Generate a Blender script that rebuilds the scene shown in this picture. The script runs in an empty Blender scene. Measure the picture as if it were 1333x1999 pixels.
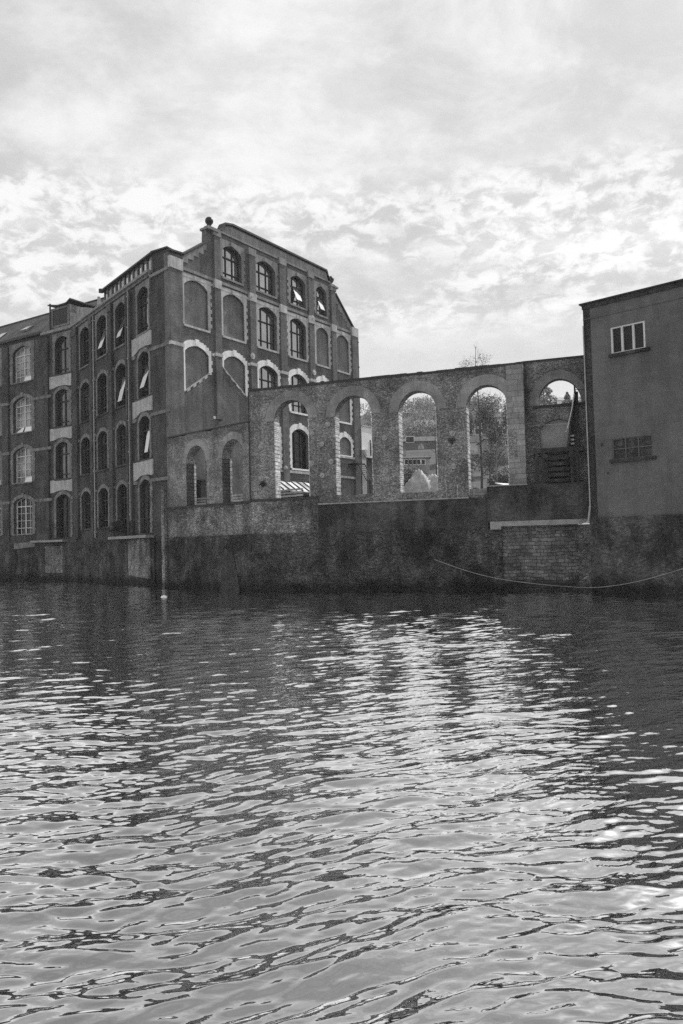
import bpy, math, random
import numpy as np
from mathutils import Vector
from mathutils.geometry import tessellate_polygon
random.seed(7); np.random.seed(7)
R_ = math.radians
scene = bpy.context.scene
COL = scene.collection

# ------------------------------------------------------------------ camera
F, CX, CY, HOR, ROLL, CAMZ = 1450., 666.5, 999.5, 1060., .025, 3.
pt = math.atan((HOR-CY)/F)
Fv = Vector((0, math.cos(pt), math.sin(pt)))
U0 = Vector((0, -math.sin(pt), math.cos(pt))); R0 = Vector((1, 0, 0))
Uv = U0*math.cos(ROLL)+R0*math.sin(ROLL)
Rv = R0*math.cos(ROLL)-U0*math.sin(ROLL)
cam = bpy.data.objects.new('camera', bpy.data.cameras.new('camera')); COL.objects.link(cam)
from mathutils import Matrix
cam.matrix_world = Matrix(((Rv.x, Uv.x, -Fv.x, 0), (Rv.y, Uv.y, -Fv.y, 0), (Rv.z, Uv.z, -Fv.z, CAMZ), (0, 0, 0, 1)))
cam.data.sensor_fit = 'VERTICAL'; cam.data.sensor_height = 36; cam.data.lens = F/1999*36
cam.data.clip_start = .1; cam.data.clip_end = 5000
scene.camera = cam

# ------------------------------------------------------------------ light
SUN_AZ, SUN_EL = R_(44), R_(44)          # azimuth to the right of the view direction (+Y)
w = bpy.data.worlds.new('World'); scene.world = w; w.use_nodes = True
N = w.node_tree.nodes; LK = w.node_tree.links; N.clear()
def wn(t, **k):
    n = N.new(t)
    for a, b in k.items(): setattr(n, a, b)
    return n
def wm(op, a, b=None, c=None, clamp=False):
    n = N.new('ShaderNodeMath'); n.operation = op; n.use_clamp = clamp
    for i, v in enumerate((a, b, c)):
        if v is None: continue
        if isinstance(v, (int, float)): n.inputs[i].default_value = v
        else: LK.new(v, n.inputs[i])
    return n.outputs[0]
tc = wn('ShaderNodeTexCoord')
sep = wn('ShaderNodeSeparateXYZ'); LK.new(tc.outputs['Generated'], sep.inputs[0])
zz = wm('MAXIMUM', sep.outputs[2], 0.0)
zd = wm('ADD', zz, .30)
cmb = wn('ShaderNodeCombineXYZ')
LK.new(wm('DIVIDE', sep.outputs[0], zd), cmb.inputs[0]); LK.new(wm('DIVIDE', sep.outputs[1], zd), cmb.inputs[1])
def wnoise(scale, detail, rough, dist, rot=0, sx=1, sy=1, off=(0, 0, 0)):
    mp = wn('ShaderNodeMapping'); LK.new(cmb.outputs[0], mp.inputs[0])
    mp.inputs['Rotation'].default_value = (0, 0, rot); mp.inputs['Scale'].default_value = (sx, sy, 1); mp.inputs['Location'].default_value = off
    n = wn('ShaderNodeTexNoise'); LK.new(mp.outputs[0], n.inputs['Vector'])
    n.inputs['Scale'].default_value = scale; n.inputs['Detail'].default_value = detail
    n.inputs['Roughness'].default_value = rough; n.inputs['Distortion'].default_value = dist
    return n.outputs[0]
def wr(v, a, b, c, d):
    n = wn('ShaderNodeMapRange'); n.interpolation_type = 'SMOOTHSTEP'; LK.new(v, n.inputs[0])
    for i, x in enumerate((a, b, c, d)): n.inputs[i+1].default_value = x
    return n.outputs[0]
big = wnoise(1.5, 7, .58, .5, .5, 1, 1.5, (3.1, 1.7, 0))
mid = wnoise(4.2, 9, .66, .35, -.4, 1, 1.3, (0.4, 7.7, 0))
dap = wnoise(19.0, 6, .62, .35, .3, 1, 1.0, (5, 2, 0))
fine = wnoise(60., 3, .6, 0)
# dappled band between about 15 and 28 degrees of elevation
band = wm('MULTIPLY', wr(sep.outputs[2], .24, .33, 0, 1), wr(sep.outputs[2], .41, .47, 1, 0))
smooth_ = wr(sep.outputs[2], .17, .36, .10, 1)
base = wm('ADD', wm('ADD', .22, wm('MULTIPLY', wr(big, .36, .66, -.16, .36), smooth_)), wm('MULTIPLY', wr(mid, .36, .68, 0, .5), smooth_))
base = wm('ADD', base, wm('MULTIPLY', wm('MULTIPLY', band, wr(big, .36, .52, .15, 1)), wr(dap, .40, .60, -.22, .55)))
low = wr(sep.outputs[2], .05, .34, .56, 0)           # brighter veil near the horizon
cl = wm('ADD', base, low)
cl = wm('ADD', cl, wm('MULTIPLY', wm('SUBTRACT', fine, .5), .10))
sky = wn('ShaderNodeTexSky'); sky.sky_type = 'NISHITA'; sky.sun_disc = False
sky.sun_elevation = SUN_EL; sky.sun_rotation = SUN_AZ
bw = wn('ShaderNodeRGBToBW'); LK.new(sky.outputs[0], bw.inputs[0])
cloudv = wr(cl, 0.05, 1.25, 4.35, 7.2)
# thin cloud glows around the sun
sd = (math.sin(SUN_AZ)*math.cos(SUN_EL), math.cos(SUN_AZ)*math.cos(SUN_EL), math.sin(SUN_EL))
dp = wn('ShaderNodeVectorMath', operation='DOT_PRODUCT'); LK.new(tc.outputs['Generated'], dp.inputs[0]); dp.inputs[1].default_value = sd
glow = wm('MULTIPLY', wm('POWER', wm('MAXIMUM', dp.outputs['Value'], 0.), 80.), 12.)
cloudv = wm('ADD', cloudv, glow)
mixv = wm('ADD', wm('MULTIPLY', bw.outputs[0], .14), wm('MULTIPLY', cloudv, .93))
cc = wn('ShaderNodeCombineXYZ')
for i in range(3): LK.new(mixv, cc.inputs[i])
bg = wn('ShaderNodeBackground'); bg.inputs['Strength'].default_value = .1
LK.new(cc.outputs[0], bg.inputs['Color'])
wo = wn('ShaderNodeOutputWorld'); LK.new(bg.outputs[0], wo.inputs['Surface'])

sun = bpy.data.objects.new('sun', bpy.data.lights.new('sun', 'SUN')); COL.objects.link(sun)
sun.data.energy = 3.0; sun.data.angle = R_(.53); sun.data.color = (1, 1, 1)
sun.rotation_euler = Vector(sd).to_track_quat('Z', 'Y').to_euler()
scene.view_settings.view_transform = 'Standard'; scene.view_settings.look = 'None'
scene.view_settings.exposure = .48; scene.view_settings.gamma = 1
scene.cycles.use_denoising = False
scene.cycles.max_bounces = 5; scene.cycles.diffuse_bounces = 2; scene.cycles.glossy_bounces = 3
scene.cycles.sample_clamp_indirect = 4
scene.render.engine = 'CYCLES'

# ------------------------------------------------------------------ geometry helpers
def ray(px, py): return Fv+Rv*((px-CX)/F)-Uv*((py-CY)/F)
def at(px, py, D):
    k = ray(px, py); t = D/k.y
    return Vector((t*k.x, D, CAMZ+t*k.z))
class Face:
    """a vertical plane: u metres along it, z height, d metres out towards the river"""
    def __init__(s, p, d, n=None):
        l = math.hypot(*d); s.p = (p[0], p[1]); s.d = (d[0]/l, d[1]/l)
        s.n = (s.d[1], -s.d[0])
        if n is not None: s.n = n
        elif s.n[0]*p[0]+s.n[1]*p[1] > 0: s.n = (-s.n[0], -s.n[1])
    def P(s, u, z, d=0.): return (s.p[0]+u*s.d[0]+d*s.n[0], s.p[1]+u*s.d[1]+d*s.n[1], z)
    def off(s, d): return Face((s.p[0]+d*s.n[0], s.p[1]+d*s.n[1]), s.d, s.n)
    def uz(s, px, py):
        k = ray(px, py); t = (s.p[0]*s.n[0]+s.p[1]*s.n[1])/(k.x*s.n[0]+k.y*s.n[1])
        return ((t*k.x-s.p[0])*s.d[0]+(t*k.y-s.p[1])*s.d[1], CAMZ+t*k.z)
class MB:
    def __init__(s): s.v = []; s.f = []; s.uv = []
    def poly(s, pts, uv=None):
        b = len(s.v); s.v += [tuple(p) for p in pts]; s.f.append(tuple(range(b, b+len(pts)))); s.uv.append(uv)
        return s
    def prism(s, fc, outer, holes=(), d0=0., d1=.1, back=False):
        loops = [outer]+list(holes)
        flat = [q for l in loops for q in l]
        tris = tessellate_polygon([[Vector((q[0], q[1], 0)) for q in l] for l in loops])
        for d in ((d1, d0) if back else (d1,)):
            b = len(s.v); s.v += [fc.P(q[0], q[1], d) for q in flat]
            for t in tris:
                s.f.append(tuple(b+i for i in t)); s.uv.append([flat[i] for i in t])
        for l in loops:
            n = len(l)
            for i in range(n):
                a, c = l[i], l[(i+1) % n]
                s.poly([fc.P(a[0], a[1], d1), fc.P(c[0], c[1], d1), fc.P(c[0], c[1], d0), fc.P(a[0], a[1], d0)],
                       [(a[0], a[1]), (c[0], c[1]), (c[0]+(d1-d0), c[1]), (a[0]+(d1-d0), a[1])])
        return s
    def box(s, fc, u0, u1, z0, z1, d0, d1):
        P = fc.P
        c = [P(u, z, d) for d in (d0, d1) for z in (z0, z1) for u in (u0, u1)]
        for q in ((0, 1, 3, 2), (4, 5, 7, 6), (0, 1, 5, 4), (2, 3, 7, 6), (0, 2, 6, 4), (1, 3, 7, 5)):
            s.poly([c[i] for i in q])
        return s
    def hexa(s, c):
        for q in ((0, 1, 3, 2), (4, 5, 7, 6), (0, 1, 5, 4), (2, 3, 7, 6), (0, 2, 6, 4), (1, 3, 7, 5)):
            s.poly([c[i] for i in q])
        return s
    def tube(s, pts, r, n=6, r2=None, cap=True):
        pts = [Vector(p) for p in pts]; rings = []
        m = len(pts)
        for i, p in enumerate(pts):
            t = (pts[min(i+1, m-1)]-pts[max(i-1, 0)])
            t = t.normalized() if t.length > 1e-9 else Vector((0, 0, 1))
            a = Vector((0, 0, 1)) if abs(t.z) < .9 else Vector((1, 0, 0))
            x = t.cross(a).normalized(); y = t.cross(x)
            rr = r if r2 is None else r+(r2-r)*i/(m-1)
            rings.append([p+x*math.cos(k*2*math.pi/n)*rr+y*math.sin(k*2*math.pi/n)*rr for k in range(n)])
        b = len(s.v)
        for g in rings: s.v += [tuple(q) for q in g]
        for i in range(m-1):
            for k in range(n):
                s.f.append((b+i*n+k, b+i*n+(k+1) % n, b+(i+1)*n+(k+1) % n, b+(i+1)*n+k)); s.uv.append(None)
        if cap:
            s.f.append(tuple(b+k for k in range(n))); s.uv.append(None)
            s.f.append(tuple(b+(m-1)*n+k for k in range(n))); s.uv.append(None)
        return s
    def lathe(s, c, prof, n=14):
        b = len(s.v)
        for r, z in prof:
            for k in range(n): s.v.append((c[0]+r*math.cos(k*2*math.pi/n), c[1]+r*math.sin(k*2*math.pi/n), c[2]+z))
        for i in range(len(prof)-1):
            for k in range(n):
                s.f.append((b+i*n+k, b+i*n+(k+1) % n, b+(i+1)*n+(k+1) % n, b+(i+1)*n+k)); s.uv.append(None)
        s.f.append(tuple(b+(len(prof)-1)*n+k for k in range(n))); s.uv.append(None)
        return s
    def disc(s, fc, u, z, r, d0, d1, n=14):
        s.prism(fc, [(u+r*math.cos(k*2*math.pi/n), z+r*math.sin(k*2*math.pi/n)) for k in range(n)], (), d0, d1); return s
    def build(s, name, mat, parent=None, smooth=False):
        off = parent['_o'] if parent is not None else None
        if off is None:
            off = (0, 0, 0)
            if parent is None and s.v:
                a = np.array(s.v); off = (float(a[:, 0].mean()), float(a[:, 1].mean()), float(a[:, 2].min()))
        off = tuple(off)
        me = bpy.data.meshes.new(name)
        me.from_pydata([(p[0]-off[0], p[1]-off[1], p[2]-off[2]) for p in s.v], [], s.f)
        uvl = me.uv_layers.new(name='UVMap').data
        V = s.v; li = 0
        for f, uv in zip(s.f, s.uv):
            if uv is None:
                a, b_, c = (Vector(V[f[0]]), Vector(V[f[1]]), Vector(V[f[2]]))
                n = (b_-a).cross(c-a)
                n = n.normalized() if n.length > 1e-12 else Vector((0, -1, 0))
                if abs(n.z) > .8: uv = [(V[i][0], V[i][1]) for i in f]
                else:
                    h = Vector((n.x, n.y)).normalized()
                    if h.y > 0 or (abs(h.y) < 1e-6 and h.x > 0): h = -h
                    tx, ty = -h.y, h.x
                    uv = [(V[i][0]*tx+V[i][1]*ty, V[i][2]) for i in f]
            for q in uv: uvl[li].uv = q; li += 1
        me.materials.append(mat)
        if smooth:
            for p in me.polygons: p.use_smooth = True
        o = bpy.data.objects.new(name, me); COL.objects.link(o); o['_o'] = off
        if parent is not None: o.parent = parent
        else: o.location = off
        return o
def thing(name, label, cat, loc, group=None):
    o = bpy.data.objects.new(name, None); COL.objects.link(o); o.location = loc; o['_o'] = tuple(loc)
    o.empty_display_size = .5
    return tag(o, label, cat, group)
def tag(o, label=None, cat=None, group=None, kind=None):
    if label: o['label'] = label
    if cat: o['category'] = cat
    if group: o['group'] = group
    if kind: o['kind'] = kind
    return o

# ------------------------------------------------------------------ materials
def newmat(name):
    m = bpy.data.materials.new(name); m.use_nodes = True
    nt = m.node_tree; nt.nodes.clear()
    out = nt.nodes.new('ShaderNodeOutputMaterial'); b = nt.nodes.new('ShaderNodeBsdfPrincipled')
    nt.links.new(b.outputs[0], out.inputs[0])
    return m, nt, b, out
class G:
    def __init__(s, nt): s.nt = nt
    def n(s, t, **k):
        x = s.nt.nodes.new(t)
        for a, b in k.items(): setattr(x, a, b)
        return x
    def l(s, a, b): s.nt.links.new(a, b)
    def m(s, op, a, b=None, clamp=False):
        x = s.n('ShaderNodeMath', operation=op, use_clamp=clamp)
        for i, v in enumerate((a, b)):
            if v is None: continue
            if isinstance(v, (int, float)): x.inputs[i].default_value = v
            else: s.l(v, x.inputs[i])
        return x.outputs[0]
    def noise(s, vec, scale, detail=4, rough=.6, dist=0, sc=None):
        if sc:
            mp = s.n('ShaderNodeMapping'); s.l(vec, mp.inputs[0]); mp.inputs['Scale'].default_value = sc; vec = mp.outputs[0]
        x = s.n('ShaderNodeTexNoise'); s.l(vec, x.inputs['Vector'])
        x.inputs['Scale'].default_value = scale; x.inputs['Detail'].default_value = detail
        x.inputs['Roughness'].default_value = rough; x.inputs['Distortion'].default_value = dist
        return x.outputs[0]
    def r(s, v, a, b, c, d, smooth=True):
        x = s.n('ShaderNodeMapRange'); x.interpolation_type = 'SMOOTHSTEP' if smooth else 'LINEAR'; s.l(v, x.inputs[0])
        for i, y in enumerate((a, b, c, d)): x.inputs[i+1].default_value = y
        return x.outputs[0]
def grey(g, v, bsdf, slot='Base Color'):
    c = g.n('ShaderNodeCombineXYZ')
    for i in range(3): g.l(v, c.inputs[i])
    g.l(c.outputs[0], bsdf.inputs[slot])
def plain(name, v, rough=.7, var=.25, scale=1.5, metal=0., bump=.0, streak=0.):
    m, nt, b, out = newmat(name); g = G(nt)
    tc = g.n('ShaderNodeTexCoord'); geo = g.n('ShaderNodeNewGeometry')
    n1 = g.noise(geo.outputs['Position'], scale, 6, .65)
    n2 = g.noise(geo.outputs['Position'], scale*14, 3, .6)
    f = g.m('ADD', g.r(n1, .3, .7, 1-var, 1+var), g.r(n2, .3, .7, -var*.5, var*.5))
    if streak:
        n3 = g.noise(geo.outputs['Position'], 3., 5, .6, 0, (1, 1, .12))
        f = g.m('MULTIPLY', f, g.r(n3, .42, .62, 1-streak, 1))
    val = g.m('MULTIPLY', f, v)
    grey(g, val, b)
    b.inputs['Roughness'].default_value = rough; b.inputs['Metallic'].default_value = metal
    b.inputs['Specular IOR Level'].default_value = .3
    if bump:
        bp = g.n('ShaderNodeBump'); bp.inputs['Strength'].default_value = bump; bp.inputs['Distance'].default_value = .05
        g.l(n2, bp.inputs['Height']); g.l(bp.outputs[0], b.inputs['Normal'])
    return m
def masonry(name, v, bw, bh, mort=.5, contrast=.3, stain=.35, warp=.03, patch=None, marks=(), rough=.9, bump=.5, msize=.012, wet=None, rub=None):
    """coursed brick or stone; marks = (u0,u1,z0,z1,factor,softness) stains that keep their own outline on the wall"""
    m, nt, b, out = newmat(name); g = G(nt)
    uvn = g.n('ShaderNodeUVMap'); uvn.uv_map = 'UVMap'
    uv = uvn.outputs[0]
    geo = g.n('ShaderNodeNewGeometry'); P = geo.outputs['Position']
    wn_ = g.n('ShaderNodeTexNoise'); g.l(uv, wn_.inputs['Vector']); wn_.inputs['Scale'].default_value = 1.6; wn_.inputs['Detail'].default_value = 3
    sub = g.n('ShaderNodeVectorMath', operation='SUBTRACT'); g.l(wn_.outputs['Color'], sub.inputs[0]); sub.inputs[1].default_value = (.5, .5, .5)
    scl = g.n('ShaderNodeVectorMath', operation='SCALE'); g.l(sub.outputs[0], scl.inputs[0]); scl.inputs['Scale'].default_value = warp*10
    add = g.n('ShaderNodeVectorMath', operation='ADD'); g.l(uv, add.inputs[0]); g.l(scl.outputs[0], add.inputs[1])
    br = g.n('ShaderNodeTexBrick'); g.l(add.outputs[0], br.inputs['Vector'])
    br.inputs['Scale'].default_value = 1; br.inputs['Brick Width'].default_value = bw; br.inputs['Row Height'].default_value = bh
    br.inputs['Mortar Size'].default_value = msize; br.inputs['Mortar Smooth'].default_value = .3
    br.offset = .5; br.squash = .8; br.squash_frequency = 3
    br.inputs['Color1'].default_value = (1-contrast,)*3+(1,); br.inputs['Color2'].default_value = (1+contrast,)*3+(1,)
    br.inputs['Mortar'].default_value = (mort,)*3+(1,)
    bwn = g.n('ShaderNodeRGBToBW'); g.l(br.outputs[0], bwn.inputs[0]); f = bwn.outputs[0]
    hjoint = br.outputs['Fac']
    if rub:       # random rubble instead of coursed blocks
        mp = g.n('ShaderNodeMapping'); g.l(add.outputs[0], mp.inputs[0]); mp.inputs['Scale'].default_value = (rub[0], rub[1], 1)
        v1 = g.n('ShaderNodeTexVoronoi'); v1.voronoi_dimensions = '2D'; g.l(mp.outputs[0], v1.inputs['Vector']); v1.inputs['Randomness'].default_value = .8
        v2 = g.n('ShaderNodeTexVoronoi'); v2.voronoi_dimensions = '2D'; v2.feature = 'DISTANCE_TO_EDGE'; g.l(mp.outputs[0], v2.inputs['Vector']); v2.inputs['Randomness'].default_value = .8
        cs = g.n('ShaderNodeSeparateColor'); g.l(v1.outputs['Color'], cs.inputs[0])
        cell = g.m('ADD', 1-contrast*1.3, g.m('MULTIPLY', g.m('POWER', cs.outputs[0], 1.6), contrast*3.2))
        jt = g.r(v2.outputs['Distance'], .0, .12, mort, 1)
        f = g.m('ADD', g.m('MULTIPLY', g.m('MULTIPLY', cell, jt), .75), g.m('MULTIPLY', f, .25))
        hjoint = g.r(v2.outputs['Distance'], .0, .15, 1, 0)
    # broad weathering, vertical run-off, fine grain
    f = g.m('MULTIPLY', f, g.r(g.noise(P, .45, 7, .65, .4), .32, .66, 1-stain, 1+stain*.7))
    f = g.m('MULTIPLY', f, g.r(g.noise(P, 1.7, 5, .6, 0, (1, 1, .16)), .38, .62, 1-stain*.5, 1.08))
    f = g.m('MULTIPLY', f, g.r(g.noise(P, 9, 4, .7), .3, .7, 1-contrast*.8, 1+contrast*.8))
    f = g.m('MULTIPLY', f, g.r(g.noise(P, 3.3, 6, .75, .8), .56, .72, 1, 1+contrast))
    su = g.n('ShaderNodeSeparateXYZ'); g.l(uv, su.inputs[0])
    edge = g.m('MULTIPLY', g.m('SUBTRACT', g.noise(P, 1.4, 4, .6), .5), 1.6)
    for (u0, u1, z0, z1, k, sf) in marks:
        uu = g.m('ADD', su.outputs[0], g.m('MULTIPLY', edge, sf)); zz_ = g.m('ADD', su.outputs[1], g.m('MULTIPLY', edge, sf))
        a = g.m('MULTIPLY', g.r(uu, u0-sf*.5, u0+sf*.5, 0, 1), g.r(uu, u1-sf*.5, u1+sf*.5, 1, 0))
        c = g.m('MULTIPLY', g.r(zz_, z0-sf*.5, z0+sf*.5, 0, 1), g.r(zz_, z1-sf*.5, z1+sf*.5, 1, 0))
        f = g.m('MULTIPLY', f, g.m('ADD', 1, g.m('MULTIPLY', g.m('MULTIPLY', a, c), k-1)))
    if wet is not None:       # algae line above the water
        sp = g.n('ShaderNodeSeparateXYZ'); g.l(P, sp.inputs[0])
        zz_ = g.m('ADD', sp.outputs[2], g.m('MULTIPLY', edge, .6))
        f = g.m('MULTIPLY', f, g.r(zz_, wet-.15, wet+.5, .3, 1))
    val = g.m('MULTIPLY', f, v)
    grey(g, val, b)
    b.inputs['Roughness'].default_value = rough; b.inputs['Specular IOR Level'].default_value = .2
    bp = g.n('ShaderNodeBump'); bp.inputs['Strength'].default_value = bump; bp.inputs['Distance'].default_value = .04
    h = g.m('ADD', g.m('MULTIPLY', hjoint, -.6), g.noise(P, 7, 5, .7))
    g.l(h, bp.inputs['Height']); g.l(bp.outputs[0], b.inputs['Normal'])
    return m
def glass(name, body, refl, rough=.03, wav=.02):
    m, nt, b, out = newmat(name); g = G(nt)
    geo = g.n('ShaderNodeNewGeometry')
    n = g.noise(geo.outputs['Position'], 1.3, 3, .5)
    n2 = g.noise(geo.outputs['Position'], .6, 2, .5)
    bp = g.n('ShaderNodeBump'); bp.inputs['Strength'].default_value = .4; bp.inputs['Distance'].default_value = wav; g.l(n, bp.inputs['Height'])
    grey(g, g.r(n2, .35, .65, body*.5, body*1.5), b); b.inputs['Roughness'].default_value = .6
    b.inputs['Specular IOR Level'].default_value = 0
    gl = g.n('ShaderNodeBsdfGlossy'); gl.inputs['Color'].default_value = (.95,)*3+(1,); gl.inputs['Roughness'].default_value = rough
    g.l(bp.outputs[0], gl.inputs['Normal'])
    fr = g.n('ShaderNodeLayerWeight'); fr.inputs['Blend'].default_value = .5
    mx = g.n('ShaderNodeMixShader'); g.l(g.r(g.m('POWER', fr.outputs['Facing'], 4.), 0, 1, refl, .9, False), mx.inputs[0])
    g.l(b.outputs[0], mx.inputs[1]); g.l(gl.outputs[0], mx.inputs[2]); g.l(mx.outputs[0], out.inputs[0])
    return m
M = {}
M['brickA'] = masonry('red_brick', .145, .23, .075, .8, .2, .3, 0, msize=.008, bump=.15)
M['brickB'] = masonry('shaded_brick', .07, .23, .075, .8, .22, .4, 0, msize=.008, bump=.15)  # gable brick again, darkened so the colour carries the river-side shade
M['infill'] = masonry('infill_brick', .19, .23, .075, .9, .12, .3, 0, msize=.008, bump=.15)
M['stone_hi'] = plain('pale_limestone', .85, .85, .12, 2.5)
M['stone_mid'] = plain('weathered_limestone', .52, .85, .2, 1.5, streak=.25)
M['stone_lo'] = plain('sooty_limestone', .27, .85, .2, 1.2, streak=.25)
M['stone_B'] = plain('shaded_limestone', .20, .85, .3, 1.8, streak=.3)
M['panel'] = plain('painted_panel', .42, .8, .16, 1.6, streak=.18)
M['rubble'] = masonry('rubble_stone', .275, .46, .2, .4, .36, .42, .035, msize=.02, bump=.9, rub=(1.9, 4.2),
                      marks=[(16.4, 17.6, 10.2, 13.4, .4, .3), (9, 10.8, 11.9, 13.3, .7, .8), (12.6, 16, 12.5, 13.3, .65, .5)])
M['rubbleL'] = masonry('rubble_stone_low', .31, .42, .2, .5, .30, .42, .035, msize=.02, bump=.9, rub=(2.1, 4.2), marks=[(-1, 10, 10.45, 11.2, .6, .5)])
M['ashlar'] = masonry('ashlar_quoins', .26, .7, .32, .6, .16, .3, .004, msize=.018, bump=.4, marks=[(16, 18, 9.2, 13.4, .6, 1.)])
M['arch_ring'] = masonry('arch_voussoirs', .25, .5, .4, .85, .08, .3, .01, msize=.01, bump=.4)
M['jamb_d'] = masonry('shaded_jamb_stones', .09, .5, .26, .5, .22, .3, .004, msize=.03, bump=.5)  # dark tone puts the shade of the deep low arches into the stone
M['jamb'] = masonry('jamb_quoins', .62, .5, .26, .45, .22, .2, .004, msize=.03, bump=.5)
M['quay'] = masonry('quay_stone', .25, .42, .2, .35, .42, .6, .035, msize=.02, bump=.9, wet=.35, rub=(2.0, 4.3))
M['quay_lo'] = masonry('wet_quay_stone', .08, .5, .24, .4, .45, .75, .035, msize=.02, bump=.9, wet=.4, rub=(1.8, 4.0))
M['quay_render'] = masonry('rendered_quay', .072, .23, .09, .8, .22, .65, .01, msize=.01, bump=.5, wet=.45, marks=[(12.1, 14.1, 3.9, 5.6, 1.5, .25)])
M['niche'] = masonry('niche_brick', .15, .44, .2, .45, .4, .5, .025, msize=.02, bump=.8, wet=.5, marks=[(18.6, 20.4, 0, 5, .45, .3), (16.1, 18.3, 1.3, 2.9, 1.9, .6)])
M['slab'] = plain('concrete', .27, .85, .25, 3)
M['rend'] = masonry('cement_render', .125, .45, .225, .9, .06, .17, .01, msize=.01, bump=.12)
M['rend_lo'] = masonry('stained_render', .085, 2.6, .9, .7, .3, .6, .05, msize=.01, bump=.5, wet=.5, rub=(1.4, 3.2))
M['slate'] = masonry('roof_slate', .12, .3, .2, .8, .12, .25, .0, msize=.008, bump=.2)
M['dark'] = plain('dark_metal', .025, .5, .2)
M['bar'] = plain('dark_window_frame', .02, .5, .15)
M['wbar'] = plain('white_window_frame', .55, .6, .15)
M['pipe'] = plain('painted_pipe', .30, .5, .2)
M['pipe_w'] = plain('pale_pipe', .33, .5, .15, 2)
M['timber'] = plain('old_timber', .05, .85, .45, 3, streak=.3)
M['rail'] = plain('pale_rail', .6, .6, .1)
M['lead'] = plain('lead_sheet', .30, .7, .25, 2, streak=.3)
M['white'] = plain('white_render', .8, .8, .08)
M['tarp'] = plain('tarpaulin', .40, .6, .2, 2.5, bump=.4)
M['glassA'] = glass('window_glass', .09, .34)
M['glassB'] = glass('dark_glass', .012, .02)  # dimmed copy; low reflectance stands in for dark bank reflections
M['glassM'] = glass('grey_glass', .06, .10)
M['glassL'] = glass('pale_blind_glass', .22, .05)
M['glassO'] = glass('open_sash_glass', .2, .5)  # paler, glossier copy; sky brightness is put into the sash glass
M['canopy'] = glass('canopy_glazing', .8, .3, .2)
M['bark'] = plain('bark', .10, .9, .3, 4)
M['bark_p'] = plain('pale_bark', .22, .9, .4, 2)
M['leaf'] = plain('leaves', .16, .8, .5, .5)
M['leaf2'] = plain('winter_twigs', .27, .8, .5, .35)
M['leaf_d'] = plain('dark_leaves', .035, .8, .5, 2)
M['ground'] = plain('rough_grass', .07, .95, .4, .2)
M['house'] = plain('bath_stone', .34, .9, .2, .6)
M['house_d'] = plain('dark_stone_house', .15, .9, .25, .6)
M['plate'] = plain('rusty_plate', .30, .7, .3, 6)

# ------------------------------------------------------------------ planes of the place
C = at(333, 800, 55.5); C2 = at(298, 800, 57.3)
A = Face(C, (.576, .817)); B = Face(C2, (-.62, .78))
LB = 17.95
P3 = B.P(LB, 0); L = Face(P3, (-.85, .52))
CH = Face(C2, (C[0]-C2[0], C[1]-C2[1])); LCH = math.hypot(C[0]-C2[0], C[1]-C2[1])
PA = at(487, 800, 48.1); PB = at(1140, 800, 41.3)
AR = Face(PA, (PB[0]-PA[0], PB[1]-PA[1]))
PL = at(327, 900, 54.4); LO = Face(PL, (PA[0]-PL[0], PA[1]-PL[1])); LLO = math.hypot(PA[0]-PL[0], PA[1]-PL[1])
RB0 = at(1145, 800, 39.5); RB = Face(RB0, (.74, -.673))

def arc(u0, u1, zs, zc, n=10):
    """points of an arch from (u1,zs) over the crown to (u0,zs)"""
    w = (u1-u0)/2; h = zc-zs; c = (u0+u1)/2
    if h >= w*.98: return [(c+w*math.cos(math.pi*i/n), zs+h*math.sin(math.pi*i/n)) for i in range(n+1)]
    r = (w*w+h*h)/(2*h); a = math.asin(w/r)
    return [(c+r*math.sin(a-2*a*i/n), zs+h-r+r*math.cos(a-2*a*i/n)) for i in range(n+1)]
def opening(u0, u1, z0, zs, zc, n=10): return [(u0, z0), (u1, z0)]+arc(u0, u1, zs, zc, n)

def surround(fc, u0, u1, z0, zs, zc, wj, wa, mat, parent, tooth=.12, step=True, keys=True, d=.06, flat=False):
    inner = arc(u0, u1, zs, zc, 10)
    out = []
    h = .3; k = 0; z = z0; rt = []
    while z < zs-.01:
        z2 = min(z+h, zs); ww = wj+(tooth if k % 2 else 0)
        rt += [(ww, z), (ww, z2)]; z = z2; k += 1
    right = [(u1+a, b) for a, b in rt]; left = [(u0-a, b) for a, b in rt]
    c = (u0+u1)/2
    n = 10; top = []
    pts = arc(u0-wj, u1+wj, zs+wa*.45, zc+wa, n)
    for i in range(n):
        a, b = pts[i], pts[i+1]
        if step:
            if i < n/2: top += [a, (a[0], b[1])] if i else [a, (a[0], b[1])]
            else: top += [(b[0], a[1])] if i < n-1 else [(b[0], a[1])]
            if i == n//2-1: top += [b]
        else: top += [a]
    if not step: top.append(pts[-1])
    if flat: top = [(u1+wj+.1, zs), (u1+wj+.1, zc+.36), (c, zc+.40), (u0-wj-.1, zc+.36), (u0-wj-.1, zs)]
    # de-duplicate
    outer = [(u1, z0)]+right+top+left[::-1]+[(u0, z0)]
    loop = outer+inner[::-1]
    res = []
    for q in loop:
        if not res or abs(q[0]-res[-1][0])+abs(q[1]-res[-1][1]) > 1e-4: res.append(q)
    mb = MB().prism(fc, res, (), -.02, d)
    if keys:
        kk = zc+(wa if not flat else .22)
        mb.prism(fc, [(c-.16, zc+.015), (c+.16, zc+.015), (c+.2, kk+.12), (c-.2, kk+.12)], (), 0, d+.05)
    return mb.build('surround', mat, parent)
def sill(fc, u0, u1, z, mat, parent, d=.14, h=.16):
    return MB().box(fc, u0-.12, u1+.12, z-h, z+.004, -.1, d).build('sill', mat, parent)
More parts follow.
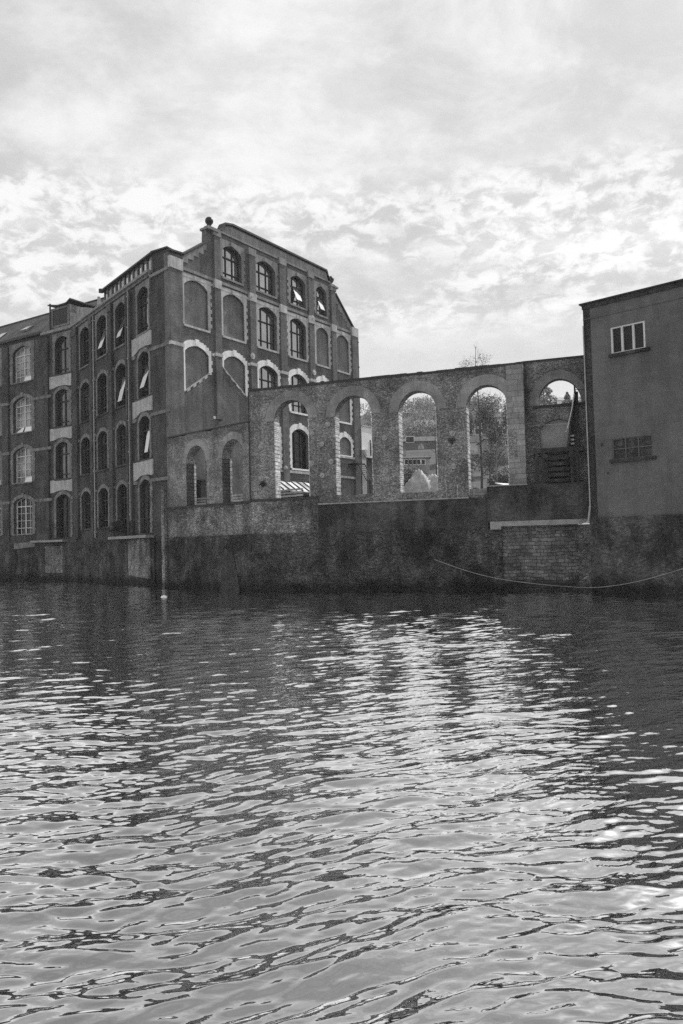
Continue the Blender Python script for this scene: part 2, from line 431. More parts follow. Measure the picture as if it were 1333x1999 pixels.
def window(fc, u0, u1, z0, zs, zc, parent, bars, glassm, barm, surm, sillm, dep=.38, t=.07, wj=.26, wa=.42, tooth=.12, step=True, transoms=(), sash=None, sashes=(), keys=True, sill_h=.16, flat=False):
    """frame with glazing bars, pane behind, surround and sill in front; sash = (u range, z range) of opened lights"""
    mb = MB()
    o = opening(u0, u1, z0, zs, zc); cu = (u0+u1)/2
    inn = opening(u0+t, u1-t, z0+t, zs, zc-t)
    mb.prism(fc, o, [inn], -dep, -dep+.08)
    def top_at(u):
        pts = arc(u0, u1, zs, zc, 24)
        for a, b in zip(pts, pts[1:]):
            if min(a[0], b[0]) <= u <= max(a[0], b[0]): return a[1]+(b[1]-a[1])*(u-a[0])/((b[0]-a[0]) or 1)
        return zs
    for f, tt in bars:
        u = u0+(u1-u0)*f; mb.box(fc, u-tt/2, u+tt/2, z0+t, top_at(u)-.02, -dep+.003, -dep+.07)
    for z, tt in transoms: mb.box(fc, u0+t, u1-t, z-tt/2, z+tt/2, -dep+.006, -dep+.09)
    wnd = mb.build('window', barm, parent)
    MB().prism(fc, opening(u0+.01, u1-.01, z0+.01, zs, zc-.01), (), -dep-.03, -dep-.01).build('pane', glassm, wnd)
    if surm is not None: surround(fc, u0, u1, z0, zs, zc, wj, wa, surm, wnd, tooth, step, keys, flat=flat)
    if sillm is not None: sill(fc, u0, u1, z0, sillm, wnd, h=sill_h)
    for (ua, ub, za, zb, tilt) in sashes:
        s = MB(); P = fc.P; D0 = -dep+.05
        def q(u, z, e=0): k = (zb-z)/(zb-za); return P(u, z, D0+tilt*k+e)
        s.poly([q(ua, za), q(ub, za), q(ub, zb), q(ua, zb)])
        so = s.build('open_sash', M['glassO'], wnd); so['label'] = 'opened light tilted outwards'
    return wnd
def blind(fc, u0, u1, z0, zs, zc, parent, surm, infill, dep=.16, wj=.26, wa=.42, flat=False):
    o = opening(u0, u1, z0, zs, zc)
    w_ = MB().prism(fc, o, (), -dep-.06, -dep).build('blind_window', infill, parent)
    surround(fc, u0, u1, z0, zs, zc, wj, wa, surm, w_, .17, flat=flat)
    sill(fc, u0, u1, z0, surm, w_)
    return w_

# ================================================================== BRICK MILL
mill = thing('brick_mill', 'tall dark brick mill with pale stone window surrounds and a ball-topped stepped gable', 'mill', (C[0], C[1], 0))
AL = 25.35
gable = [(0, -1), (AL, -1), (AL, 24.45)]
gable += [(21.75, 27.75), (21.6, 28.5), (20.9, 28.8), (20.55, 29.15), (20.3, 29.72), (16.8, 29.75), (13, 29.75), (7.0, 29.75), (6.1, 29.55), (5.75, 28.95), (5.3, 28.8), (5.1, 28.6), (4.05, 28.6), (4.0, 27.4), (1.44, 25.56), (0, 25.45)]
bayA = [(1.5, 4.05), (5.75, 8.3), (10.0, 12.6), (14.35, 16.85), (18.42, 20.42), (21.8, 23.9)]
holes = []; specA = []
top4 = {1: (5.8, 8.1), 2: (9.92, 12.5), 3: (14.6, 16.9), 4: (18.55, 20.25)}
for i, (a, b) in top4.items(): specA.append(('w', i, 4, a, b, 25.12, 27.42, 27.95))
for i, (a, b) in enumerate(bayA): specA.append(('w' if i in (2, 3) else 'b', i, 3, a, b, 20.2, 23.36, 23.9))
for i, (a, b) in enumerate(bayA): specA.append(('w' if i in (2, 3, 4) else 'b', i, 2, a, b, 15.1, 18.15, 18.7))
for i, (a, b) in list(enumerate(bayA))[2:]: specA.append(('w' if i in (1, 2, 3, 4) else 'b', i, 1, a, b, 11.75 if i == 5 else 9.9, 13.05, 13.6))
def bx(a, b, c, d): return [(a, c), (b, c), (b, d), (a, d)]
cutL = [(1.5, 15.0), (4.05, 16.75), (4.05, 18.15)]+arc(1.5, 4.05, 18.15, 18.7)[1:]
cutR = [(8.3, 15.7), (8.3, 18.15)]+arc(5.75, 8.3, 18.15, 18.7)[1:-1]+[(5.75, 18.15), (5.75, 17.65)]
for s in specA:
    if s[2] == 2 and s[1] == 0: holes.append(cutL)
    elif s[2] == 2 and s[1] == 1: holes.append(cutR)
    else: holes.append(opening(s[3], s[4], s[5], s[6], s[7]))
MB().prism(A, gable, holes, -.5, 0, back=False).build('gable_wall', M['brickA'], mill)
for s in specA:
    t, i, row, a, b, z0, zs, zc = s
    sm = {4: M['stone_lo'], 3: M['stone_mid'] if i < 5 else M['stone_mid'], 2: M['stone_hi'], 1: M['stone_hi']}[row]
    if row == 2 and i in (0, 1): continue
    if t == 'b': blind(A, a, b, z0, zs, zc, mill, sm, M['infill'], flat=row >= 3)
    else:
        H = zc-z0
        tr = [(z0+H*.2, .07), (z0+H*.66, .09)]
        sh = []
        if row == 4 and i == 3: sh = [(a+(b-a)*.36, a+(b-a)*.7, z0+H*.2, z0+H*.64, .5)]
        if row == 4 and i == 4: sh = [(a+(b-a)*.34, a+(b-a)*.72, z0+H*.2, z0+H*.64, .5)]
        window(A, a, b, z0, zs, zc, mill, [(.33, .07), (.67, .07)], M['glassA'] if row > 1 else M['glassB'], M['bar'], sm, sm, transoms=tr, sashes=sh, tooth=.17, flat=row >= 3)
# the two row-two blind windows cut by a raking line where a roof once stood
for cut, (a, b), rake in ((cutL, bayA[0], ((1.35, 14.9), (4.2, 16.85))), (cutR, bayA[1], ((5.6, 17.6), (8.45, 15.5)))):
    o = MB().prism(A, cut, (), -.22, -.16).build('blind_window', M['infill'], mill)
    mb = MB()
    ztop = 18.15
    inner = arc(a, b, 18.15, 18.7, 10)
    lz = 15.0 if cut is cutL else 17.6; rz = 16.7 if cut is cutL else 15.6
    def teeth(u, sgn, zlo):
        z = ztop; out = []; k = 0
        while z > zlo+.01:
            z2 = max(z-.3, zlo); ww = .26+(.12 if k % 2 else 0)
            out += [(u+sgn*ww, z), (u+sgn*ww, z2)]; z = z2; k += 1
        return out
    pts = arc(a-.26, b+.26, 18.35, 19.12, 10)
    top = []
    for i in range(10):
        p_, q_ = pts[i], pts[i+1]
        top += [p_, (p_[0], q_[1])] if i < 5 else [(q_[0], p_[1])]
        if i == 4: top += [q_]
    loop = [(b, rz)]+teeth(b, 1, rz)[::-1]+top+teeth(a, -1, lz)+[(a, lz)]+inner[::-1]
    res = []
    for q in loop:
        if not res or abs(q[0]-res[-1][0])+abs(q[1]-res[-1][1]) > 1e-4: res.append(q)
    mb.prism(A, res, (), -.02, .06)
    c_ = (a+b)/2; mb.prism(A, [(c_-.16, 18.72), (c_+.16, 18.72), (c_+.2, 19.24), (c_-.2, 19.24)], (), 0, .11)
    mb.build('surround', M['stone_hi'], o)
    # raking stones, toothed below
    (ra, za), (rb, zb) = rake
    rk = MB(); n = 9
    for k in range(n):
        f0, f1 = k/n, (k+1)/n
        x0, x1 = ra+(rb-ra)*f0, ra+(rb-ra)*f1; y0, y1 = za+(zb-za)*f0, za+(zb-za)*f1
        dd = .2 if k % 2 else .03
        if cut is cutR: dd = .14 if k % 2 else .04
        rk.prism(A, [(x0, y0-dd), (x1, y1-dd), (x1, y1+.06), (x0, y0+.06)], (), -.1, .07+.002*(k % 2))
    rk.build('raking_stones', M['stone_mid'], o)
# pilasters, with caps, on the gable
for (a, b, zt) in ((-.02, 1.2, 24.2), (4.7, 5.4, 28.2), (8.9, 9.65, 27.9), (12.95, 13.8, 28.3), (17.2, 17.95, 28.3), (20.85, 21.55, 28.0), (24.35, AL+.02, 24.2)):
    lo = 13.2 if a > 4 and a < 12 else -.9
    p = MB().box(A, a, b, lo, zt, 0, .22).build('pilaster', M['brickA'], mill)
    MB().box(A, a-.06, b+.06, 18.3, 18.56, 0, .27).build('pilaster_band', M['stone_mid'], p)
    if zt > 25:
        MB().box(A, a-.06, b+.06, 23.9, 24.6, .003, .26).build('pilaster_band', M['stone_mid'], p)
        MB().box(A, a-.08, b+.08, zt, zt+.6, .002, .27).build('pilaster_cap', M['stone_lo'], p)
    else: MB().box(A, a-.05, b+.05, zt, zt+.9, .002, .27).build('pilaster_cap', M['stone_mid'], p)
# string courses, set between openings
def string(fc, z, h, gaps, u0, u1, mat, parent, d=.1):
    x = u0
    for a, b in sorted(gaps)+[(u1, u1)]:
        if a-x > .05: MB().box(fc, x, a, z, z+h, 0, d).build('string_course', mat, parent)
        x = max(x, b)
g2 = [(a-.40, b+.40) for a, b in bayA]
string(A, 18.28, .22, g2, 0, AL, M['stone_hi'], mill, .085)
string(A, 13.2, .22, g2, 0, AL, M['stone_hi'], mill, .085)
string(A, 9.45, .22, [], 10, 25.3, M['stone_mid'], mill, .16)
string(A, 11.45, .2, [], 21.6, 25.3, M['stone_mid'], mill, .16)
MB().box(A, 0, 24.3, 24.42, 24.66, 0, .11).build('string_course', M['stone_lo'], mill)
MB().box(A, 1.2, AL, 23.98, 24.16, 0, .075).build('string_course', M['stone_mid'], mill)
MB().box(A, 5.4, 20.9, 28.72, 28.86, 0, .13).build('string_course', M['stone_lo'], mill)
# stone-faced parapet, rakes and coping
MB().prism(A, [(5.45, 28.86), (20.6, 28.86), (20.3, 29.6), (16.8, 29.63), (13, 29.63), (7.0, 29.63), (6.2, 29.45), (5.8, 28.95)], (), 0, .04).build('parapet_facing', M['stone_lo'], mill)
rk = MB(); n = 9
for sgn in (0, 1):
    for k in range(n):
        f0, f1 = k/n, (k+1)/n
        if sgn == 0: x0, x1, y0, y1 = 1.4+2.6*f0, 1.4+2.6*f1, 25.5+1.85*f0, 25.5+1.85*f1
        else: x0, x1, y0, y1 = 25.2-3.4*f0, 25.2-3.4*f1, 24.5+3.2*f0, 24.5+3.2*f1
        dd = .62 if k % 2 else .42
        rk.prism(A, [(x0, y0-dd), (x1, y0-dd), (x1, y1), (x0, y0)], (), 0, .05+.002*(k % 2))
rk.build('rake_facing', M['stone_lo'], mill)
def strip(fc, pts, h, d0, d1, name, mat, parent):
    mb = MB()
    for a, b in zip(pts, pts[1:]):
        c = [fc.P(a[0], a[1], d0), fc.P(b[0], b[1], d0), fc.P(a[0], a[1]+h, d0), fc.P(b[0], b[1]+h, d0),
             fc.P(a[0], a[1], d1), fc.P(b[0], b[1], d1), fc.P(a[0], a[1]+h, d1), fc.P(b[0], b[1]+h, d1)]
        mb.hexa(c)
    return mb.build(name, mat, parent)
strip(A, [(5.3, 28.82), (5.75, 28.97), (6.08, 29.57), (7.0, 29.77), (13, 29.77), (20.3, 29.74), (20.55, 29.2), (20.95, 28.84)], .16, -.55, .2, 'coping', M['dark'], mill)
strip(A, [(0, 25.5), (1.44, 25.6), (4.0, 27.42)], .14, -.55, .2, 'coping', M['dark'], mill)
strip(A, [(21.75, 27.8), (AL+.1, 24.45), (AL+.1, 24.2)], .16, -.55, .2, 'coping', M['dark'], mill)
for uc in (4.55, 21.3):
    z0 = 28.6 if uc < 10 else 28.45
    ped = MB().box(A, uc-.62, uc+.62, z0-.1, z0+.08, -.62, .34).box(A, uc-.36, uc+.36, z0+.08, z0+.3, -.4, .1).build('gable_pedestal', M['stone_lo'], mill)
    c = A.P(uc, z0+.3, -.15)
    prof = [(.16, 0), (.12, .1), (.2, .18)]+[(.34*math.sin(math.pi*t), .5-.34*math.cos(math.pi*t)) for t in [x/10 for x in range(2, 10)]]+[(.01, .84)]
    MB().lathe(c, prof).build('ball_finial', M['dark'], ped, smooth=True)
# tie plates on the brickwork
for (px, py) in ((491, 579), (493, 695), (613, 727), (610, 621)):
    u, z = A.off(.22).uz(px, py)
    MB().disc(A, u, z, .27, .22, .27).disc(A, u, z, .1, .27, .31).build('tie_plate', M['stone_mid'], mill)

# --- river side of the mill
bayB = [(.5, 2.6), (5.12, 7.3), (9.3, 11.65), (13.6, 16.0)]
rowsB = [(20.1, 23.3, 23.8), (14.95, 18.1, 18.6), (10.0, 12.97, 13.45), (4.9, 7.92, 8.4)]
hb = []; spB = []
for i, (a, b) in enumerate(bayB):
    for r, (z0, zs, zc) in enumerate(rowsB):
        if r == 3 and i == 0: z0 = 4.15
        hb.append(opening(a, b, z0, zs, zc)); spB.append((i, r, a, b, z0, zs, zc))
MB().prism(B, bx(0, LB, -1, 24.5), hb, -.5, 0).build('river_wall', M['brickB'], mill)
for i, r, a, b, z0, zs, zc in spB:
    H = zc-z0; w_ = b-a
    sh = []
    if (i, r) in ((1, 0), (2, 0), (0, 1), (1, 1)): sh = [(a+w_*.3, a+w_*.68, z0+H*.2, z0+H*.66, .55)]
    if (i, r) == (0, 2): sh = [(a+w_*.3, a+w_*.6, z0+H*.16, z0+H*.7, .3)]
    if (i, r) == (1, 1): sh = [(a+w_*.3, a+w_*.68, z0+H*.12, z0+H*.7, .5)]
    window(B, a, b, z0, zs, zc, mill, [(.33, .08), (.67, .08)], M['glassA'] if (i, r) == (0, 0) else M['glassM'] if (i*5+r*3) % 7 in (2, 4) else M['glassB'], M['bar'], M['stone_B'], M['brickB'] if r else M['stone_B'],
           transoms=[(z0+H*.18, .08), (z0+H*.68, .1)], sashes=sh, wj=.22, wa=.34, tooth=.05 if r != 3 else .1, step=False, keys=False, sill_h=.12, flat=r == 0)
for r, (za, zb) in enumerate(((18.95, 19.98), (13.8, 14.83), (8.75, 9.88))):
    MB().prism(B, [(-.02, za-.1), (.3, za-.1), (.9, za), (2.2, za), (3.3, za-.35), (3.7, za-.35), (3.7, zb), (-.02, zb)], (), 0, .10).build('spandrel_panel', M['panel'], mill)
for (a, b) in ((3.72, 4.0), (4.42, 4.75), (7.75, 8.5), (12.45, 13.1), (16.5, LB)):
    q = MB().box(B, a, b, 4.0, 24.0, 0, .24).build('pilaster', M['brickB'], mill)
    if b-a > .5: MB().box(B, a-.06, b+.06, 23.5, 24.1, 0, .3).build('pilaster_cap', M['dark'], q)
gb = [(a-.3, b+.3) for a, b in bayB]
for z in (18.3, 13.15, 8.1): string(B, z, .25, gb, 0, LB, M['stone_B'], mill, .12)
MB().box(B, -.02, LB, 24.5, 24.72, -.4, .32).build('cornice', M['stone_lo'], mill)
MB().box(B, 0, LB, 24.28, 24.5, -.1, .14).build('frieze', M['stone_B'], mill)
# attic storey with its ribbon of windows
at_ = MB().box(B, -.3, 10.45, 24.72, 25.95, -2.5, -.25).build('attic', M['lead'], mill)
MB().box(B, -.45, 10.6, 25.95, 26.08, -3, .12).build('roof', M['dark'], at_)
for k in range(11):
    u = .35+k*.92
    MB().box(B, u, u+.62, 24.85, 25.7, -.27, -.20).build('attic_window', M['glassA'] if k % 3 else M['stone_mid'], at_)
for k in range(12): MB().box(B, -.1+k*.92, .08+k*.92, 24.74, 25.94, -.24, -.14).build('mullion', M['bar'], at_)
# lead-clad wall over the bay nearest the warehouse
MB().hexa([B.P(u, z, d) for d in (-3, -.35) for z, us in ((24.72, (11.6, 17.9)), (0, (11.6, 17.9))) for u in us][:0] or
          [B.P(11.6, 24.72, -3), B.P(18.6, 24.72, -3), B.P(11.6, 24.8, -3), B.P(18.6, 27.0, -3), B.P(11.6, 24.72, -.35), B.P(18.0, 24.72, -.35), B.P(11.6, 24.8, -.35), B.P(18.0, 26.7, -.35)]).build('roof_cheek', M['lead'], mill)
MB().hexa([B.P(10.6, 24.72, -6), B.P(17, 24.72, -6), B.P(10.6, 27.9, -6), B.P(17, 27.9, -6), B.P(10.6, 24.72, -.6), B.P(17, 24.72, -.6), B.P(10.6, 24.8, -.6), B.P(17, 24.8, -.6)]).build('roof', M['slate'], mill)
u, z = B.off(-1).uz(193, 600)
ch = MB().tube([B.P(u, 24.9, -1), B.P(u, 26.6, -1)], .14, 10).build('flue_pipe', M['pipe_w'], mill)
MB().tube([B.P(10.5, 25.9, 0), B.P(10.5, 26.2, 0)], .22, 10).build('vent_cowl', M['dark'], mill)
# chamfered corner
MB().box(CH, 0, LCH, -1, 24.28, -.6, 0).build('corner_pier', M['brickB'], mill)
for z in (18.3, 13.2, 8.1): MB().box(CH, -.02, LCH+.02, z, z+.25, 0, .1).build('string_course', M['stone_B'], mill)
MB().box(CH, -.02, LCH+.02, 24.05, 24.28, -.02, .14).build('corner_cap', M['stone_lo'], mill)
def slabw(p0, p1, z0a, z1a, z0b, z1b, inn, name, mat):
    i_ = Vector((.1, 1.1, 0)).normalized()*inn
    c = [Vector((q[0], q[1], z)) + e for e in (i_, Vector((0, 0, 0))) for q, z in ((p0, z0a), (p1, z0b), (p0, z1a), (p1, z1b))]
    return MB().hexa(c).build(name, mat, mill)
e0 = B.P(-.15, 0, -.1); e1 = CH.P(LCH-.1, 0, -.1); e2_ = A.P(1.5, 0, -.06)
slabw(e0, e1, 24.3, 26.02, 24.3, 25.74, .4, 'attic_end', M['brickB']); slabw(e1, e2_, 24.3, 25.74, 24.3, 25.5, .4, 'attic_end', M['brickB'])
slabw(B.P(-.2, 0, .1), CH.P(LCH-.05, 0, .08), 26.02, 26.14, 25.74, 25.86, .6, 'coping', M['dark']); slabw(CH.P(LCH-.05, 0, .08), A.P(1.5, 0, .08), 25.74, 25.86, 25.5, 25.62, .6, 'coping', M['dark'])
# main roof behind the gable parapet (ridge runs back along the river side)
bd = Vector((B.d[0], B.d[1], 0))*LB
def back(u, z, f, d=-.5): p = Vector(A.P(u, z, d)); return p+bd*f
rf = MB()
prof = [(0, 24.4), (4.2, 26.9), (8, 28.3), (13, 28.6), (20.5, 28.2), (21.7, 27.2), (AL, 24.2)]
for a, b in zip(prof, prof[1:]): rf.poly([back(a[0], a[1], 0), back(b[0], b[1], 0), back(b[0], b[1], 1), back(a[0], a[1], 1)])
rf.build('roof', M['slate'], mill)
# end walls out of sight
MB().poly([A.P(AL, -1, 0), A.P(AL, 24.4, 0), back(AL, 24.4, 1, 0), back(AL, -1, 1, 0)]).build('end_wall', M['brickA'], mill)
MB().poly([back(0, 0, 1), back(AL, 0, 1), back(AL, 24, 1), back(13, 28.6, 1), back(0, 24, 1)]).build('end_wall', M['brickA'], mill)
# downpipes
for fc, u, z0, z1, mt in ((B, 12.2, 4.0, 24.2, 'pipe_w'), (B, 4.22, 5.2, 24.2, 'pipe_w'), (A, 25.45, 5, 24.2, 'dark')):
    p = MB().tube([fc.P(u, z0, .16), fc.P(u, z1, .16)], .06, 8)
    for k in range(8): p.box(fc, u-.1, u+.1, z0+.5+k*(z1-z0-1)/7, z0+.6+k*(z1-z0-1)/7, 0, .24)
    p.build('downpipe', M[mt], mill)
# landing slab and rail outside the low windows
bal = MB().box(B, -.1, 7.6, 3.78, 4.0, 0, .75).build('ledge', M['slab'], mill)
r = MB()
for u in (.1, 2.95): r.tube([B.P(u, 4.0, .6), B.P(u, 5.25, .6)], .025, 6)
r.tube([B.P(-.2, 5.25, .6), B.P(3.4, 5.25, .6)], .03, 6); r.build('railing', M['dark'], bal)
# rough stone base under the mill
MB().box(B, -.3, LB, -1, 3.7, 0, .18).build('stone_base', M['quay_lo'], mill)
MB().prism(B, [(.3, .6), (4.6, .8), (4.6, 3.7), (.3, 3.75)], (), .18, .24).build('base_patch', M['quay'], mill)
MB().box(CH, -.1, LCH, -1, 3.9, 0, .1).build('stone_base', M['quay_lo'], mill)

# ================================================================== WAREHOUSE to the left
wh = thing('brick_warehouse', 'dark brick warehouse with slate roof, dormer and white-barred windows left of the mill', 'warehouse', (P3[0], P3[1], 0))
LL = 34
bayL = [(.62, 2.72), (6.4, 9.42), (11.6, 14.6), (16.8, 19.8), (22, 25), (27.2, 30.2)]
rowsL = [(20.3, 23.45, 24.0), (15.1, 18.25, 18.75), (9.95, 13.05, 13.55), (4.7, 7.92, 8.42)]
hl = []; spL = []
for i, (a, b) in enumerate(bayL):
    for r, (z0, zs, zc) in enumerate(rowsL):
        if i == 0 and r == 3: z0 = 4.2
        hl.append(opening(a, b, z0, zs, zc)); spL.append((i, r, a, b, z0, zs, zc))
MB().prism(L, bx(0, LL, -1, 24.65), hl, -.5, 0).build('wall', M['brickB'], wh)
for i, r, a, b, z0, zs, zc in spL:
    H = zc-z0
    if i == 0:
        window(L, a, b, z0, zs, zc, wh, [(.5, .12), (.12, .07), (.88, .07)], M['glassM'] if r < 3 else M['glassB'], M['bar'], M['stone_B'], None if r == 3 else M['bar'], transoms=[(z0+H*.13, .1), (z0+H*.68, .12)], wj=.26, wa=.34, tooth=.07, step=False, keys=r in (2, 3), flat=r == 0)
    else:
        bars = [(.5, .13), (.25, .04), (.75, .04), (.96, .05)]
        tr = [(z0+H*.17, .06), (z0+H*.37, .04), (z0+H*.57, .04), (z0+H*.76, .09)]
        sh = []
        if r in (0, 1, 2): sh = [(a+.15, a+(b-a)*.46, z0+.05, z0+H*.17, .25)]
        if r == 1: sh.append((a+(b-a)*.54, b-.15, z0+.05, z0+H*.17, .25))
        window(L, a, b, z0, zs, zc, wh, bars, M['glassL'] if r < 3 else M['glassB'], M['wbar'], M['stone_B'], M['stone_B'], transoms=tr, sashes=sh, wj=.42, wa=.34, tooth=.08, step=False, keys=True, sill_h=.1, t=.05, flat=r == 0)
for (za, zb) in ((19.1, 20.15), (13.95, 14.95), (8.8, 9.85)):
    MB().prism(L, [(.22, za-.15), (.5, za-.15), (1.2, za), (2.2, za), (2.9, za-.15), (3.5, za-.2), (3.5, zb), (.22, zb)], (), 0, .1).build('spandrel_panel', M['panel'], wh)
for (a, b) in ((3.6, 5.45), (10.0, 11.0), (15.2, 16.2), (20.4, 21.4), (25.6, 26.6)):
    MB().box(L, a, b, 4.0, 24.2, 0, .22).build('pilaster', M['brickB'], wh)
gl_ = [(a-.42, b+.42) for a, b in bayL]
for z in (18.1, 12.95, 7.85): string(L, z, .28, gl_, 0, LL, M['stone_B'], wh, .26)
MB().box(L, 4.6, LL, 24.65, 24.9, -.3, .4).build('gutter', M['dark'], wh)
MB().box(L, 0, 4.6, 24.5, 24.75, -.3, .3).build('cornice', M['stone_lo'], wh)
sl = MB().hexa([L.P(0, 24.66, -.2), L.P(LL, 24.66, -.2), L.P(0, 24.8, -.2), L.P(LL, 24.8, -.2), L.P(-3, 28.6, -4.4), L.P(LL, 28.6, -4.4), L.P(-3, 28.74, -4.4), L.P(LL, 28.74, -4.4)])
sl.hexa([L.P(-3, 28.6, -4.4), L.P(LL, 28.6, -4.4), L.P(-3, 28.74, -4.4), L.P(LL, 28.74, -4.4), L.P(-3, 24.66, -9), L.P(LL, 24.66, -9), L.P(-3, 24.8, -9), L.P(LL, 24.8, -9)])
roof = sl.build('roof', M['slate'], wh)
MB().box(L, -3, LL, 28.72, 28.86, -4.5, -4.3).build('ridge', M['dark'], roof)
def slope(u, t, e=0): return L.P(u, 24.8+3.94*t+e*.8, -.2-4.2*t+e*.6)
for (ua, ub, ta, tb, op) in ((9.3, 10.4, .35, .55, .35), (3.9, 5.3, .28, .5, .55), (14, 15, .35, .55, .0)):
    s = MB().hexa([slope(ua, ta, .06), slope(ub, ta, .06), slope(ua, tb, .06), slope(ub, tb, .06), slope(ua, ta, .12+op*.5), slope(ub, ta, .12+op*.5), slope(ua, tb, .12), slope(ub, tb, .12)])
    s.build('skylight', M['glassO'], roof)
# dormer
dm = MB().box(L, .66, 3.6, 24.75, 27.1, -3.4, -.25).build('dormer', M['lead'], wh)
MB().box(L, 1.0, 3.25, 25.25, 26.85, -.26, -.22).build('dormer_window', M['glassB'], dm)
fr = MB()
for a, b, c, d in ((.82, 1.02, 25.1, 27.0), (3.23, 3.45, 25.1, 27.0), (1.02, 3.23, 25.1, 25.26), (1.02, 3.23, 26.84, 27.0)): fr.box(L, a, b, c, d, -.24, -.15)
fr.build('dormer_frame', M['stone_B'], dm)
strip(L, [(.4, 27.45), (1.0, 27.12), (2.2, 27.1), (3.2, 27.3), (3.75, 27.4)], .12, -3.4, .05, 'dormer_roof', M['dark'], dm)
MB().tube([L.P(3.55, 24.8, -.1), L.P(3.55, 27.6, -.1)], .09, 8).build('post', M['dark'], dm)
lg = MB().box(L, 1.0, 5.9, 3.8, 4.0, 0, .7).build('ledge', M['slab'], wh)
r = MB()
for u in (.4, 3.1): r.tube([L.P(u, 4.0, .5), L.P(u, 5.2, .5)], .025, 6)
r.tube([L.P(-.1, 5.2, .5), L.P(3.5, 5.2, .5)], .03, 6).build('railing', M['dark'], lg)
MB().box(L, 0, LL, -1, 3.65, 0, .2).build('stone_base', M['quay_lo'], wh)
MB().prism(L, [(1.6, .8), (4.2, .8), (4.2, 3.4), (1.6, 3.4)], (), .2, .25).build('base_patch', M['quay'], wh)
MB().prism(L, [(5.7, 3.4), (9.0, 3.2), (9.0, 3.8), (5.7, 3.9)], (), .2, .32).build('ledge', M['stone_B'], wh)
MB().poly([L.P(0, 0, -9), L.P(LL, 0, -9), L.P(LL, 24.7, -9), L.P(0, 24.7, -9)]).build('back_wall', M['brickB'], wh)

# ================================================================== ARCADED WALLS
def arcade(fc, u0, u1, zb, zt, ops, parent, mat, thick=.75, top_pts=None, name='wall', jambm='jamb'):
    outer = [(u0, zb), (u1, zb)]+(top_pts or [(u1, zt), (u0, zt)])
    hs = [opening(a, b, z0, zs, zc, 22) for (a, b, z0, zs, zc, rw) in ops]
    w_ = MB().prism(fc, outer, hs, -thick, 0, back=True).build(name, mat, parent)
    for (a, b, z0, zs, zc, rw) in ops:
        if rw:
            inner = arc(a-.003, b+.003, zs, zc+.003, 22); o = arc(a-rw, b+rw, zs-.003, zc+rw, 22)
            MB().prism(fc, o+inner[::-1], (), -.1, .03).build('arch_ring', M['arch_ring'], parent)
        if zs-z0 > 1:
            mb = MB(); z = z0+.01; k = 0       # squared stones lining the left jamb
            while z < zs-.02:
                z2 = min(z+.24, zs)
                e = .0 if k % 2 else .014
                mb.box(fc, a-.02, a+.02+e, z, z2-.025, -thick+.04, .012+e)
                mb.box(fc, b-.02-e, b+.02, z, z2-.025, -thick+.04, .012+e); z = z2; k += 1
            mb.build('jamb_stones', M[jambm], parent)
            if jambm != 'jamb':
                MB().box(fc, a-.02, a+.07, z0+.01, zs-.03, -thick-.03, -thick+.12).build('jamb_edge', M['jamb'], parent)
    return w_
ruin = thing('arcade_wall', 'long roofless stone wall pierced by tall round arches beside the river', 'ruined wall', (PA[0], PA[1], 5))
ops = [(1.75, 4.1, 5.95, 10.95, 12.2, .62), (5.9, 8.28, 5.97, 10.9, 12.12, .62), (10.0, 12.3, 5.93, 10.85, 12.05, .62), (14.12, 16.45, 5.6, 10.8, 12.02, .62)]
random.seed(3)
tp = [(17.4, 13.1)]+[(17.4-k*.58, 13.1+random.uniform(-.05, .05)) for k in range(1, 30)]+[(0, 13.08)]
arcade(AR, 0, 17.4, 5.3, 13.1, ops, ruin, M['rubble'], top_pts=tp)
tops = MB()
x = .0
while x < 17.3:
    l_ = random.uniform(.35, .8); tops.box(AR, x, min(x+l_-.02, 17.4), 13.0, 13.14+random.uniform(0, .06), -.72, .02); x += l_
tops.build('coping', M['dark'], ruin)
MB().box(AR, 16.47, 17.42, 5.3, 13.02, -.6, .06).build('ashlar_pier', M['ashlar'], ruin)
MB().box(AR, 16.55, 16.95, 7.6, 9.1, .06, .1).build('patch', M['rubble'], ruin)
AR2 = AR.off(-.9)
def q2(px, py): return AR2.uz(px, py)
a1 = q2(1050, 790); a2 = q2(1133, 785); cr = q2(1092, 739)
su, sz = a1[0], q2(1052, 792)[1]
ops2 = [(su, a2[0]+.05, sz, sz+.05, cr[1], .45)]
b1 = q2(1054, 850); b2 = q2(1125, 850); bc = q2(1088, 818)
bl = opening(b1[0], b2[0], q2(1060, 895)[1], q2(1050, 838)[1], bc[1], 14)
e2 = q2(1150, 697); st = q2(1027, 710)
outer = [(17.35, 4.5), (e2[0]+2, 4.5), (e2[0]+2, q2(1137, 697)[1]), (17.35, q2(1137, 697)[1])]
hsemi = opening(ops2[0][0], ops2[0][1], ops2[0][2], ops2[0][3], ops2[0][4], 20)
MB().prism(AR2, outer, [hsemi, bl], -.6, 0, back=True).build('wall', M['rubble'], ruin)
MB().prism(AR2, arc(ops2[0][0]-.5, ops2[0][1]+.4, sz-.0, cr[1]+.5, 20)+arc(ops2[0][0], ops2[0][1], sz, cr[1], 20)[::-1], (), -.1, .03).build('arch_ring', M['arch_ring'], ruin)
MB().box(AR2, su-.25, a2[0]+.3, sz-.14, sz, -.5, .1).build('sill', M['dark'], ruin)
bw_ = MB().prism(AR2, bl, (), -.35, -.25).build('blocked_window', M['house'], ruin)
MB().box(AR2, 17.3, e2[0]+2, q2(1137, 697)[1]-.02, q2(1137, 697)[1]+.1, -.62, .04).build('coping', M['dark'], ruin)
